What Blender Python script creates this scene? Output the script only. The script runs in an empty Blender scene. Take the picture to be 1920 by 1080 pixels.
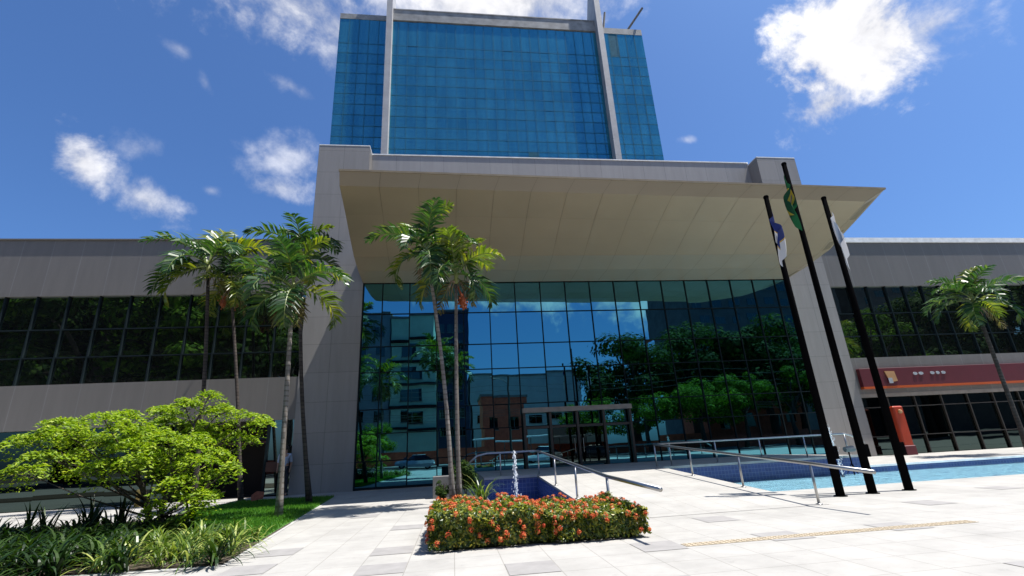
import bpy, math, random
from mathutils import Vector, Matrix
R = random.Random(11)
SC = bpy.context.scene
COL = SC.collection
PI = math.pi
D = 21.7            # facade plane

# ------------------------------------------------------------------ helpers
class MB:
    def __init__(s): s.v = []; s.f = []; s.m = []
    def quad(s, a, b, c, d, m=0):
        n = len(s.v); s.v += [tuple(a), tuple(b), tuple(c), tuple(d)]; s.f.append((n, n+1, n+2, n+3)); s.m.append(m)
    def tri(s, a, b, c, m=0):
        n = len(s.v); s.v += [tuple(a), tuple(b), tuple(c)]; s.f.append((n, n+1, n+2)); s.m.append(m)
    def box(s, x0, x1, y0, y1, z0, z1, m=0):
        n = len(s.v)
        s.v += [(x0,y0,z0),(x1,y0,z0),(x1,y1,z0),(x0,y1,z0),(x0,y0,z1),(x1,y0,z1),(x1,y1,z1),(x0,y1,z1)]
        for q in ((3,2,1,0),(4,5,6,7),(0,1,5,4),(1,2,6,5),(2,3,7,6),(3,0,4,7)):
            s.f.append(tuple(n+i for i in q)); s.m.append(m)
    def bbox(s, x0, x1, y0, y1, z0, z1, b=.02, m=0):      # box with chamfered vertical and top edges
        o = [(x0+b,y0),(x1-b,y0),(x1,y0+b),(x1,y1-b),(x1-b,y1),(x0+b,y1),(x0,y1-b),(x0,y0+b)]
        cx, cy = (x0+x1)/2, (y0+y1)/2
        rows = [[(x,y,z0) for x,y in o], [(x,y,z1-b) for x,y in o],
                [(cx+(x-cx)*(1-b/abs(x1-x0)*2), cy+(y-cy)*(1-b/abs(y1-y0)*2), z1) for x,y in o]]
        s.loft(rows, m, True)
    def loft(s, rows, m=0, cap=True, closed=True):
        n = len(s.v); k = len(rows[0])
        for r in rows: s.v += [tuple(p) for p in r]
        for i in range(len(rows)-1):
            for j in range(k if closed else k-1):
                a = n+i*k+j; b = n+i*k+(j+1) % k
                s.f.append((a, b, b+k, a+k)); s.m.append(m)
        if cap:
            s.f.append(tuple(n+j for j in reversed(range(k)))); s.m.append(m)
            s.f.append(tuple(n+(len(rows)-1)*k+j for j in range(k))); s.m.append(m)
    def tube(s, pts, rad, n=8, m=0, cap=True):
        pts = [Vector(p) for p in pts]
        if not hasattr(rad, '__len__'): rad = [rad]*len(pts)
        rows = []; up = None
        for i, p in enumerate(pts):
            t = (pts[min(i+1, len(pts)-1)]-pts[max(i-1, 0)]).normalized()
            if up is None:
                up = Vector((0,0,1)) if abs(t.z) < .9 else Vector((1,0,0))
            a = t.cross(up).normalized(); up = a.cross(t).normalized()
            rows.append([p+(a*math.cos(2*PI*j/n)+up*math.sin(2*PI*j/n))*rad[i] for j in range(n)])
        s.loft(rows, m, cap)
    def lathe(s, c, prof, n=16, m=0):
        rows = [[(c[0]+r*math.cos(2*PI*j/n), c[1]+r*math.sin(2*PI*j/n), c[2]+z) for j in range(n)] for r, z in prof]
        s.loft(rows, m, True)
    def ball(s, c, rx, ry, rz, nu=14, nv=9, m=0):
        rows = []
        for i in range(nv+1):
            t = -PI/2 + PI*(i+.02)/(nv+.04)
            rows.append([(c[0]+rx*math.cos(t)*math.cos(2*PI*j/nu), c[1]+ry*math.cos(t)*math.sin(2*PI*j/nu), c[2]+rz*math.sin(t)) for j in range(nu)])
        s.loft(rows, m, True)
    def build(s, name, mats, parent=None, smooth=False, base=None):
        if not isinstance(mats, (list, tuple)): mats = [mats]
        off = Vector(base) if base is not None else (Vector(parent['_w'][:]) if parent is not None and '_w' in parent else Vector((0,0,0)))
        me = bpy.data.meshes.new(name)
        me.from_pydata([(x-off.x, y-off.y, z-off.z) for x, y, z in s.v], [], s.f)
        for m in mats: me.materials.append(m)
        if len(mats) > 1: me.polygons.foreach_set('material_index', s.m)
        if smooth: me.polygons.foreach_set('use_smooth', [True]*len(s.f))
        me.update()
        o = bpy.data.objects.new(name, me); COL.objects.link(o)
        if parent is not None:
            o.parent = parent
            if base is not None: o.location = off-Vector(parent['_w'][:])
            o['_w'] = list(off)
        else:
            o.location = off; o['_w'] = list(off)
        return o

def tag(o, label, cat, group=None, kind=None):
    o['label'] = label; o['category'] = cat
    if group: o['group'] = group
    if kind: o['kind'] = kind
    return o
def thing(name, loc, label, cat, group=None):
    e = bpy.data.objects.new(name, None); COL.objects.link(e); e.location = loc; e['_w'] = list(loc)
    e.empty_display_size = .2
    return tag(e, label, cat, group)
def struct(o): o['kind'] = 'structure'; return o
def copy_thing(o, loc, label=None, rotz=None):
    c = o.copy(); COL.objects.link(c); c.location = loc; c['_w'] = list(loc)
    if label: c['label'] = label
    if rotz is not None: c.rotation_euler = (0, 0, rotz)
    for ch in list(o.children):
        d = ch.copy(); COL.objects.link(d); d.parent = c
        for g in list(ch.children):
            h = g.copy(); COL.objects.link(h); h.parent = d
    return c

# ------------------------------------------------------------------ materials
class NT:
    def __init__(s, name):
        s.mat = bpy.data.materials.new(name); s.mat.use_nodes = True
        s.t = s.mat.node_tree; s.t.nodes.clear()
        s.out = s.t.nodes.new('ShaderNodeOutputMaterial')
    def n(s, typ, **kw):
        nd = s.t.nodes.new(typ)
        for k, v in kw.items():
            if k.startswith('i_'): nd.inputs[k[2:].replace('_', ' ')].default_value = v
            else: setattr(nd, k, v)
        return nd
    def l(s, a, b): s.t.links.new(a, b)
def rgba(c): return (c[0], c[1], c[2], 1)

def pmat(name, col, rough=.6, metal=0., noise=.15, nscale=3., bump=0., bscale=40., spec=.5, dirt=0.):
    N = NT(name); b = N.n('ShaderNodeBsdfPrincipled')
    b.inputs['Roughness'].default_value = rough; b.inputs['Metallic'].default_value = metal
    b.inputs['Specular IOR Level'].default_value = spec
    tc = N.n('ShaderNodeTexCoord')
    nz = N.n('ShaderNodeTexNoise'); nz.inputs['Scale'].default_value = nscale; nz.inputs['Detail'].default_value = 6
    N.l(tc.outputs['Object'], nz.inputs['Vector'])
    mr = N.n('ShaderNodeMapRange'); mr.inputs['From Min'].default_value = .3; mr.inputs['From Max'].default_value = .7
    mr.inputs['To Min'].default_value = 1-noise; mr.inputs['To Max'].default_value = 1+noise
    N.l(nz.outputs['Fac'], mr.inputs['Value'])
    mx = N.n('ShaderNodeMix', data_type='RGBA', blend_type='MULTIPLY'); mx.inputs[0].default_value = 1
    mx.inputs[6].default_value = rgba(col); N.l(mr.outputs[0], mx.inputs[7])
    N.l(mx.outputs[2], b.inputs['Base Color'])
    if bump:
        n2 = N.n('ShaderNodeTexNoise'); n2.inputs['Scale'].default_value = bscale; n2.inputs['Detail'].default_value = 5
        N.l(tc.outputs['Object'], n2.inputs['Vector'])
        bp = N.n('ShaderNodeBump'); bp.inputs['Strength'].default_value = bump; bp.inputs['Distance'].default_value = .02
        N.l(n2.outputs['Fac'], bp.inputs['Height']); N.l(bp.outputs[0], b.inputs['Normal'])
    N.l(b.outputs[0], N.out.inputs[0])
    return N.mat

def grid_mat(name, col, axes, bw, bh, ox=0., oz=0., mortar=.012, mcol=None, var=.06, rough=.45, offset=0., streak=.0, bump=.25, spec=.5, col2=None, noise=.08):
    """panels / tiles: brick texture over two object axes"""
    N = NT(name); b = N.n('ShaderNodeBsdfPrincipled'); b.inputs['Roughness'].default_value = rough
    b.inputs['Specular IOR Level'].default_value = spec
    tc = N.n('ShaderNodeTexCoord'); sp = N.n('ShaderNodeSeparateXYZ'); cb = N.n('ShaderNodeCombineXYZ')
    N.l(tc.outputs['Object'], sp.inputs[0])
    for i, (a, o) in enumerate(zip(axes, (ox, oz))):
        ad = N.n('ShaderNodeMath', operation='ADD'); ad.inputs[1].default_value = o
        N.l(sp.outputs[a], ad.inputs[0]); N.l(ad.outputs[0], cb.inputs[i])
    br = N.n('ShaderNodeTexBrick'); br.offset = offset; br.squash = 1
    br.inputs['Scale'].default_value = 1; br.inputs['Brick Width'].default_value = bw; br.inputs['Row Height'].default_value = bh
    br.inputs['Mortar Size'].default_value = mortar; br.inputs['Mortar Smooth'].default_value = .1
    c2 = col2 or [c*(1-2*var) for c in col]
    br.inputs['Color1'].default_value = rgba(col); br.inputs['Color2'].default_value = rgba(c2)
    br.inputs['Mortar'].default_value = rgba(mcol or [c*.55 for c in col]); br.inputs['Bias'].default_value = -.2
    N.l(cb.outputs[0], br.inputs['Vector'])
    nz = N.n('ShaderNodeTexNoise'); nz.inputs['Scale'].default_value = 1.3; nz.inputs['Detail'].default_value = 8; nz.inputs['Roughness'].default_value = .65
    mp = N.n('ShaderNodeMapping'); mp.inputs['Scale'].default_value = (3, 3, .35) if streak else (1, 1, 1)
    N.l(tc.outputs['Object'], mp.inputs[0]); N.l(mp.outputs[0], nz.inputs['Vector'])
    mr = N.n('ShaderNodeMapRange'); mr.inputs['From Min'].default_value = .3; mr.inputs['From Max'].default_value = .7
    mr.inputs['To Min'].default_value = 1-(streak or noise); mr.inputs['To Max'].default_value = 1+(streak or noise)*.6
    N.l(nz.outputs['Fac'], mr.inputs['Value'])
    mx = N.n('ShaderNodeMix', data_type='RGBA', blend_type='MULTIPLY'); mx.inputs[0].default_value = 1
    N.l(br.outputs['Color'], mx.inputs[6]); N.l(mr.outputs[0], mx.inputs[7]); N.l(mx.outputs[2], b.inputs['Base Color'])
    if bump:
        inv = N.n('ShaderNodeMath', operation='SUBTRACT'); inv.inputs[0].default_value = 1; N.l(br.outputs['Fac'], inv.inputs[1])
        nn = N.n('ShaderNodeTexNoise'); nn.inputs['Scale'].default_value = .8; nn.inputs['Detail'].default_value = 2
        N.l(tc.outputs['Object'], nn.inputs['Vector'])
        ad = N.n('ShaderNodeMath', operation='MULTIPLY_ADD'); ad.inputs[1].default_value = .6
        N.l(nn.outputs['Fac'], ad.inputs[0]); N.l(inv.outputs[0], ad.inputs[2])
        bp = N.n('ShaderNodeBump'); bp.inputs['Strength'].default_value = bump; bp.inputs['Distance'].default_value = .01
        N.l(ad.outputs[0], bp.inputs['Height']); N.l(bp.outputs[0], b.inputs['Normal'])
    N.l(b.outputs[0], N.out.inputs[0])
    return N.mat

def leaf_mat(name, stops, trans=.35, rough=.45, spec=.4):
    N = NT(name); g = N.n('ShaderNodeNewGeometry'); cr = N.n('ShaderNodeValToRGB')
    el = cr.color_ramp.elements
    el[0].position = stops[0][0]; el[0].color = rgba(stops[0][1]); el[1].position = stops[-1][0]; el[1].color = rgba(stops[-1][1])
    for p, c in stops[1:-1]:
        e = el.new(p); e.color = rgba(c)
    N.l(g.outputs['Random Per Island'], cr.inputs[0])
    b = N.n('ShaderNodeBsdfPrincipled'); b.inputs['Roughness'].default_value = rough; b.inputs['Specular IOR Level'].default_value = spec
    t = N.n('ShaderNodeBsdfTranslucent'); m = N.n('ShaderNodeMixShader'); m.inputs[0].default_value = trans
    br = N.n('ShaderNodeMix', data_type='RGBA', blend_type='MULTIPLY'); br.inputs[0].default_value = 1; br.inputs[7].default_value = (1.2, 1.3, .5, 1)
    N.l(cr.outputs[0], b.inputs['Base Color']); N.l(cr.outputs[0], br.inputs[6]); N.l(br.outputs[2], t.inputs[0])
    N.l(b.outputs[0], m.inputs[1]); N.l(t.outputs[0], m.inputs[2]); N.l(m.outputs[0], N.out.inputs[0])
    return N.mat

def glass_mat(name, dif, glo, fac, rough=0., var=0.):
    """tinted reflective glazing: a coated pane over a dark room"""
    N = NT(name); d = N.n('ShaderNodeBsdfDiffuse'); d.inputs[0].default_value = rgba(dif)
    g = N.n('ShaderNodeBsdfGlossy'); g.inputs['Color'].default_value = rgba(glo); g.inputs['Roughness'].default_value = rough
    m = N.n('ShaderNodeMixShader'); m.inputs[0].default_value = fac
    if not var:
        tc = N.n('ShaderNodeTexCoord'); nz = N.n('ShaderNodeTexNoise'); nz.inputs['Scale'].default_value = 1.1; nz.inputs['Detail'].default_value = 1
        N.l(tc.outputs['Object'], nz.inputs['Vector']); bp = N.n('ShaderNodeBump'); bp.inputs['Strength'].default_value = 1; bp.inputs['Distance'].default_value = .0009
        N.l(nz.outputs['Fac'], bp.inputs['Height']); N.l(bp.outputs[0], g.inputs['Normal'])
    if var:
        ge = N.n('ShaderNodeNewGeometry'); mr = N.n('ShaderNodeMapRange')
        mr.inputs['To Min'].default_value = 1-var; mr.inputs['To Max'].default_value = 1+var*.7
        N.l(ge.outputs['Random Per Island'], mr.inputs['Value'])
        tc = N.n('ShaderNodeTexCoord'); mp = N.n('ShaderNodeMapping'); mp.inputs['Scale'].default_value = (.9, .9, .12)
        nz = N.n('ShaderNodeTexNoise'); nz.inputs['Scale'].default_value = 1.2; nz.inputs['Detail'].default_value = 8
        N.l(tc.outputs['Object'], mp.inputs[0]); N.l(mp.outputs[0], nz.inputs['Vector'])
        m2 = N.n('ShaderNodeMapRange'); m2.inputs['From Min'].default_value = .3; m2.inputs['From Max'].default_value = .72
        m2.inputs['To Min'].default_value = .72; m2.inputs['To Max'].default_value = 1.35
        N.l(nz.outputs['Fac'], m2.inputs['Value'])
        mu = N.n('ShaderNodeMath', operation='MULTIPLY'); N.l(mr.outputs[0], mu.inputs[0]); N.l(m2.outputs[0], mu.inputs[1])
        for nd, c in ((d, dif), (g, glo)):
            x = N.n('ShaderNodeMix', data_type='RGBA', blend_type='MULTIPLY'); x.inputs[0].default_value = 1
            x.inputs[6].default_value = rgba(c); N.l(mu.outputs[0] if nd is d else mr.outputs[0], x.inputs[7]); N.l(x.outputs[2], nd.inputs[0])
    N.l(d.outputs[0], m.inputs[1]); N.l(g.outputs[0], m.inputs[2]); N.l(m.outputs[0], N.out.inputs[0])
    return N.mat

def water_mat(name):
    N = NT(name); fr = N.n('ShaderNodeFresnel'); fr.inputs['IOR'].default_value = 1.33
    tr = N.n('ShaderNodeBsdfTransparent'); tr.inputs[0].default_value = (.80, .95, .97, 1)
    g = N.n('ShaderNodeBsdfGlossy'); g.inputs['Roughness'].default_value = .03
    tc = N.n('ShaderNodeTexCoord'); mp = N.n('ShaderNodeMapping'); mp.inputs['Scale'].default_value = (.7, 2.6, 1)
    n1 = N.n('ShaderNodeTexNoise'); n1.inputs['Scale'].default_value = 3.2; n1.inputs['Detail'].default_value = 4; n1.inputs['Distortion'].default_value = .6
    N.l(tc.outputs['Object'], mp.inputs[0]); N.l(mp.outputs[0], n1.inputs['Vector'])
    bp = N.n('ShaderNodeBump'); bp.inputs['Strength'].default_value = .9; bp.inputs['Distance'].default_value = .08
    N.l(n1.outputs['Fac'], bp.inputs['Height']); N.l(bp.outputs[0], g.inputs['Normal']); N.l(bp.outputs[0], fr.inputs['Normal'])
    fm = N.n('ShaderNodeMath', operation='MULTIPLY'); fm.inputs[1].default_value = 1.0; N.l(fr.outputs[0], fm.inputs[0])
    m = N.n('ShaderNodeMixShader'); N.l(fm.outputs[0], m.inputs[0]); N.l(tr.outputs[0], m.inputs[1]); N.l(g.outputs[0], m.inputs[2])
    N.l(m.outputs[0], N.out.inputs[0])
    return N.mat

GREY = (.265, .250, .236)
M = {}
M['panel'] = grid_mat('grey_metal_panel', GREY, (0, 2), 1.255, 1.255, 4.08, -1.10+1.255, .010, [c*.62 for c in GREY], .045, .42, 0, .10)
M['seam'] = grid_mat('grey_standing_seam', (.160, .149, .137), (0, 2), 1.21, 40, 6.59, 20, .018, (.19, .182, .175), .05, .4, 0, .09)
M['parapet'] = grid_mat('parapet_panel', (.30, .29, .285), (0, 2), 1.25, 40, 4.08, 20, .010, (.19, .185, .185), .05, .4, 0, .10)
M['soffit'] = pmat('beige_soffit', (.325, .252, .165), .38, 0, .05, .6)
M['soffit_gap'] = pmat('soffit_joint', (.20, .16, .105), .7)
M['white'] = pmat('white_coping', (.78, .78, .77), .5)
M['mullion'] = pmat('dark_mullion', (.014, .021, .024), .85, spec=0.)
M['glass'] = glass_mat('mirror_glass', (.003, .006, .009), (.115, .35, .43), .95)
M['wglass'] = glass_mat('dark_glass', (.040, .046, .045), (.21, .28, .26), .85)
M['sglass'] = glass_mat('shop_glass', (.004, .0045, .0045), (.07, .10, .095), .9)
M['tglass'] = glass_mat('tower_glass', (.055, .235, .285), (.045, .26, .42), .55, .10, .06)
M['tspan'] = glass_mat('tower_spandrel', (.047, .215, .27), (.04, .24, .40), .55, .10, .08)
M['tjoint'] = pmat('tower_joint', (.030, .125, .18), .8, spec=.1)
M['fin'] = pmat('fin_concrete', (.38, .37, .37), .6, 0, .12, 1.2)
M['towerpar'] = pmat('tower_parapet_concrete', (.26, .26, .255), .7, 0, .3, 1.5)
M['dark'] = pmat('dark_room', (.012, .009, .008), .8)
M['frame'] = pmat('bronze_frame', (.035, .027, .021), .45)
M['beam'] = pmat('beige_beam', (.25, .21, .175), .5)
M['brown'] = pmat('reddish_wood', (.05, .014, .009), .6, 0, .3)
TILEC = (.330, .319, .298)
M['pave'] = grid_mat('pale_paving', TILEC, (0, 1), .57, .57, 0, 0, .006, (.235, .225, .205), .025, .7, 0, 0, .3, .3, noise=.15)
def add_stains(m):
    t = m.node_tree; b = next(n for n in t.nodes if n.type == 'BSDF_PRINCIPLED'); src = b.inputs['Base Color'].links[0].from_socket
    tc = t.nodes.new('ShaderNodeTexCoord'); out = src
    for sc_, lo, hi, mn in ((.55, .50, .72, .83), (7.0, .58, .70, .86), (60., .62, .72, .92)):
        n = t.nodes.new('ShaderNodeTexNoise'); n.inputs['Scale'].default_value = sc_; n.inputs['Detail'].default_value = 7; n.inputs['Roughness'].default_value = .7; t.links.new(tc.outputs['Object'], n.inputs['Vector'])
        r = t.nodes.new('ShaderNodeMapRange'); r.inputs['From Min'].default_value = lo; r.inputs['From Max'].default_value = hi; r.inputs['To Min'].default_value = 1; r.inputs['To Max'].default_value = mn; t.links.new(n.outputs['Fac'], r.inputs['Value'])
        x = t.nodes.new('ShaderNodeMix'); x.data_type = 'RGBA'; x.blend_type = 'MULTIPLY'; x.inputs[0].default_value = 1; t.links.new(out, x.inputs[6]); t.links.new(r.outputs[0], x.inputs[7]); out = x.outputs[2]
    t.links.new(out, b.inputs['Base Color'])
add_stains(M['pave'])
M['pave_grey'] = pmat('grey_paving', (.235, .225, .217), .75, 0, .1, 5)
M['tactile'] = pmat('tactile_yellow', (.36, .30, .215), .7, 0, .1, 8)
M['kerb'] = pmat('concrete_kerb', (.33, .325, .31), .8, 0, .15, 4)
M['asphalt'] = pmat('asphalt', (.05, .05, .052), .9, 0, .2, 6, .3, 80)
M['earth'] = pmat('earth', (.06, .045, .03), .95, 0, .3, 5, .5, 30)
M['lawn'] = pmat('lawn_green', (.05, .15, .018), .9, 0, .35, 6, .6, 60)
M['poolwall'] = grid_mat('blue_pool_tile', (.040, .070, .215), (0, 2), .12, .12, 0, 0, .008, (.09, .13, .26), .12, .25, 0, 0, .2, .6)
M['poolside'] = grid_mat('blue_pool_tile_side', (.040, .070, .215), (1, 2), .12, .12, 0, 0, .008, (.09, .13, .26), .12, .25, 0, 0, .2, .6)
M['poolfloor'] = grid_mat('pool_floor_tile', (.32, .45, .53), (0, 1), .12, .12, 0, 0, .008, (.28, .42, .52), .08, .3, 0, 0, .2, .6)
M['basinfloor'] = grid_mat('basin_floor_tile', (.05, .09, .30), (0, 1), .12, .12, 0, 0, .008, (.1, .15, .35), .1, .3, 0, 0, .2, .6)
M['water'] = water_mat('pool_water')
M['steel'] = pmat('stainless_steel', (.40, .395, .385), .36, 1., .08, 9)
M['black'] = pmat('black_paint', (.0035, .0035, .004), .9, 0, .1, 5, spec=.0)
M['concrete'] = pmat('grey_concrete', (.15, .147, .145), .8, 0, .2, 3)
M['red'] = pmat('dark_red_panel', (.085, .005, .011), .5, 0, .08, 2)
M['orange'] = pmat('orange_stripe', (.42, .07, .01), .4, 0, .05, 2)
M['redorange'] = pmat('red_totem', (.34, .032, .008), .35, 0, .1, 2)
M['sand'] = pmat('sand_emblem', (.40, .22, .10), .4)
M['signwhite'] = pmat('sign_white', (.33, .35, .38), .4)
M['yellow'] = pmat('yellow_paint', (.45, .32, .08), .5)
M['palm'] = leaf_mat('palm_leaflet', [(0, (.012, .040, .014)), (.5, (.026, .072, .020)), (.85, (.055, .12, .022)), (1, (.13, .18, .028))], .32, .38, .42)
M['palmy'] = leaf_mat('palm_leaflet_yellowish', [(0, (.05, .09, .012)), (.6, (.12, .17, .016)), (1, (.28, .27, .025))], .38, .36, .5)
M['palmdry'] = leaf_mat('palm_leaflet_old', [(0, (.08, .06, .02)), (.6, (.13, .11, .035)), (1, (.18, .15, .05))], .25, .6, .3)
M['rachis'] = pmat('palm_rachis', (.13, .17, .04), .5)
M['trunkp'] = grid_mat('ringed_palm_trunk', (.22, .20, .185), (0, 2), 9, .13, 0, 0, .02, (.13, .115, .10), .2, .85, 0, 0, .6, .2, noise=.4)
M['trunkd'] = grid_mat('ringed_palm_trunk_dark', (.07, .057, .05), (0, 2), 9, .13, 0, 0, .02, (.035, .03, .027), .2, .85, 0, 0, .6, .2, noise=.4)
M['shaft'] = pmat('palm_crownshaft', (.20, .22, .06), .5, 0, .3, 3)
M['fibre'] = pmat('palm_fibre', (.24, .17, .12), .9, 0, .4, 8)
M['fruit'] = pmat('orange_palm_fruit', (.26, .055, .010), .5, 0, .2, 20)
M['lime'] = leaf_mat('lime_leaf', [(0, (.10, .185, .008)), (.5, (.20, .30, .010)), (.9, (.30, .39, .016)), (1, (.38, .43, .03))], .42, .5, .35)
M['bark'] = pmat('dark_bark', (.055, .042, .032), .9, 0, .4, 12, .6, 40)
M['strap'] = leaf_mat('strap_leaf', [(0, (.005, .017, .003)), (.6, (.012, .036, .005)), (1, (.040, .075, .010))], .3, .45, .3)
M['strapv'] = leaf_mat('variegated_strap_leaf', [(0, (.035, .075, .010)), (.5, (.10, .16, .022)), (.85, (.25, .30, .06)), (1, (.42, .44, .15))], .3, .4, .45)
M['hedge'] = leaf_mat('hedge_leaf', [(0, (.016, .040, .006)), (.4, (.048, .090, .010)), (.72, (.17, .205, .014)), (1, (.36, .30, .035))], .3, .4, .5)
M['hedgecore'] = pmat('hedge_twigs', (.016, .026, .009), 1, 0, .4, 8)
M['blossom'] = leaf_mat('coral_blossom', [(0, (.42, .040, .018)), (.5, (.58, .105, .042)), (.85, (.62, .22, .08)), (1, (.60, .36, .11))], .3, .6, .2)
M['tree1'] = leaf_mat('dark_tree_leaf', [(0, (.012, .028, .006)), (.6, (.026, .055, .010)), (1, (.055, .09, .016))], .3, .8, .1)
M['tree2'] = leaf_mat('bright_tree_leaf', [(0, (.03, .075, .006)), (.6, (.065, .14, .010)), (1, (.15, .24, .02))], .35, .8, .1)
M['grassb'] = leaf_mat('grass_blade', [(0, (.035, .12, .010)), (.6, (.07, .20, .016)), (1, (.13, .27, .025))], .35, .5, .3)
M['spray'] = None

# ------------------------------------------------------------------ camera
f, yaw, pitch, roll, H = 897.58, .1331, .326, -.0545, 1.25
fw = Vector((math.sin(yaw)*math.cos(pitch), math.cos(yaw)*math.cos(pitch), math.sin(pitch)))
r0 = Vector((math.cos(yaw), -math.sin(yaw), 0)); u0 = r0.cross(fw)
rr = math.cos(roll)*r0+math.sin(roll)*u0; uu = -math.sin(roll)*r0+math.cos(roll)*u0
cd = bpy.data.cameras.new('camera'); cam = bpy.data.objects.new('camera', cd); COL.objects.link(cam)
cam.matrix_world = Matrix(((rr.x, uu.x, -fw.x, 0), (rr.y, uu.y, -fw.y, 0), (rr.z, uu.z, -fw.z, H), (0, 0, 0, 1)))
cd.sensor_fit = 'HORIZONTAL'; cd.sensor_width = 36; cd.lens = f/1920*36; cd.clip_start = .1; cd.clip_end = 3000
SC.camera = cam

# ------------------------------------------------------------------ sun + sky with clouds
SUN = Vector((.375, -.09, 1)).normalized()
EL = math.asin(SUN.z); AZ = math.atan2(SUN.x, SUN.y)
sl = bpy.data.lights.new('sun', 'SUN'); sl.energy = 5.0; sl.angle = math.radians(.5); sl.color = (1, .96, .90)
so = bpy.data.objects.new('sun', sl); COL.objects.link(so); so.rotation_euler = (-SUN).to_track_quat('-Z', 'Y').to_euler(); so.location = (10, -5, 60)
W = bpy.data.worlds.new('World'); SC.world = W; W.use_nodes = True
nt = W.node_tree; nt.nodes.clear()
def wn(t, **k):
    n = nt.nodes.new(t)
    for a, b in k.items(): setattr(n, a, b)
    return n
wl = nt.links.new
def wmath(op, a, b=None, c=None):
    n = wn('ShaderNodeMath', operation=op)
    for i, x in enumerate((a, b, c)):
        if x is None: continue
        if isinstance(x, (int, float)): n.inputs[i].default_value = x
        else: wl(x, n.inputs[i])
    return n.outputs[0]
geo = wn('ShaderNodeNewGeometry'); tcw = wn('ShaderNodeTexCoord'); DIRV = tcw.outputs['Generated']
sky = wn('ShaderNodeTexSky', sky_type='NISHITA', sun_disc=False); sky.sun_elevation = EL; sky.sun_rotation = AZ
sky.air_density = 1.0; sky.dust_density = 2.2; sky.ozone_density = 3.0; sky.altitude = 50
tint = wn('ShaderNodeMix', data_type='RGBA', blend_type='MULTIPLY'); tint.inputs[0].default_value = 1
tint.inputs[7].default_value = (.62, .94, 1.36, 1); wl(sky.outputs[0], tint.inputs[6])
nz = wn('ShaderNodeTexNoise'); nz.inputs['Scale'].default_value = 8.5; nz.inputs['Detail'].default_value = 9; nz.inputs['Roughness'].default_value = .62; nz.inputs['Distortion'].default_value = .35
wl(DIRV, nz.inputs['Vector'])
nz2 = wn('ShaderNodeTexNoise'); nz2.inputs['Scale'].default_value = 34; nz2.inputs['Detail'].default_value = 6; nz2.inputs['Roughness'].default_value = .6
wl(DIRV, nz2.inputs['Vector'])
NOISE = wmath('ADD', wmath('MULTIPLY', wmath('SUBTRACT', nz.outputs['Fac'], .52), 2.6), wmath('MULTIPLY', wmath('SUBTRACT', nz2.outputs['Fac'], .5), 1.05))
def pdir(px, py): return ((px-960)/f*rr-(py-540)/f*uu+fw).normalized()
def vdot(v):
    n = wn('ShaderNodeVectorMath', operation='DOT_PRODUCT'); wl(DIRV, n.inputs[0]); n.inputs[1].default_value = v
    return n.outputs['Value']
cloud = None
def add_blob(c, t1, t2, s1, s2, dens, edge=.55, nk=1.):
    """one cloud: centre direction c, tangents t1/t2, angular half sizes s1/s2"""
    global cloud
    dc = wmath('MAXIMUM', vdot(c), .02)
    a = wmath('DIVIDE', wmath('DIVIDE', vdot(t1), dc), s1); b = wmath('DIVIDE', wmath('DIVIDE', vdot(t2), dc), s2)
    q = wmath('SQRT', wmath('ADD', wmath('MULTIPLY', a, a), wmath('MULTIPLY', b, b)))
    v = wmath('SUBTRACT', 1., q); v = wmath('ADD', v, wmath('MULTIPLY', NOISE, nk))
    mr = wn('ShaderNodeMapRange', interpolation_type='SMOOTHSTEP'); wl(v, mr.inputs['Value'])
    mr.inputs['From Min'].default_value = 0; mr.inputs['From Max'].default_value = edge; mr.inputs['To Min'].default_value = 0; mr.inputs['To Max'].default_value = dens
    front = wmath('GREATER_THAN', vdot(c), .3)
    o = wmath('MULTIPLY', mr.outputs[0], front)
    cloud = o if cloud is None else wmath('MAXIMUM', cloud, o)
def sky_cloud(px, py, sx, sy, ang, dens, edge=.55, nk=1.):
    c = pdir(px, py); k = math.radians(ang)
    ex = (rr-c*rr.dot(c)).normalized(); ey = (c.cross(ex))
    t1 = (ex*math.cos(k)-ey*math.sin(k)*(1 if ey.dot(uu) > 0 else -1)).normalized(); t2 = c.cross(t1)
    add_blob(c, t1, t2, sx/f, sy/f, dens, edge, nk)
for cl in [
    (570, 5, 215, 108, 14, .95, 1.4, 1.), (640, 60, 95, 95, 0, .9, 1.3, .8), (905, -30, 270, 112, 2, 1, .7, .45),
    (1600, 85, 122, 118, -20, 1, .62, .9), (1550, 195, 75, 50, -40, .95, .9, .9), (1735, 50, 85, 75, -20, .9, 1.1, 1.),
    (275, 372, 72, 40, 38, .85, 1.2, .9), (158, 305, 40, 62, -15, .9, .9, .9), (535, 300, 80, 42, -8, .62, 1.6, 1.), (525, 352, 70, 28, 10, .6, 1.3, 1.),
    (548, 163, 62, 16, 30, .36, 1.5, 1.1), (385, 155, 11, 26, -10, .24, 1.5, .9), (258, 278, 42, 24, 5, .32, 1.5, 1.1), (395, 357, 22, 13, 25, .36, 1.4, .9), (338, 92, 26, 14, 35, .32, 1.5, .9), (1290, 262, 18, 9, 0, .35, 1.2, 1.)]:
    sky_cloud(*cl)
for c, s1, s2, dn in [((.10, -.93, .32), .22, .07, .9), ((.45, -.85, .30), .25, .08, .9), ((-.5, -.7, .55), .35, .16, .8), ((.6, -.5, .7), .3, .2, .8)]:
    c = Vector(c).normalized(); t1 = Vector((0, 0, 1)).cross(c).normalized(); add_blob(c, t1, c.cross(t1), s1, s2, dn, .7)
CLR = wn('ShaderNodeMapRange'); wl(wmath('ADD', wmath('MULTIPLY', nz.outputs['Fac'], .8), wmath('MULTIPLY', nz2.outputs['Fac'], .2)), CLR.inputs['Value']); CLR.inputs['From Min'].default_value = .38; CLR.inputs['From Max'].default_value = .66
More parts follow.
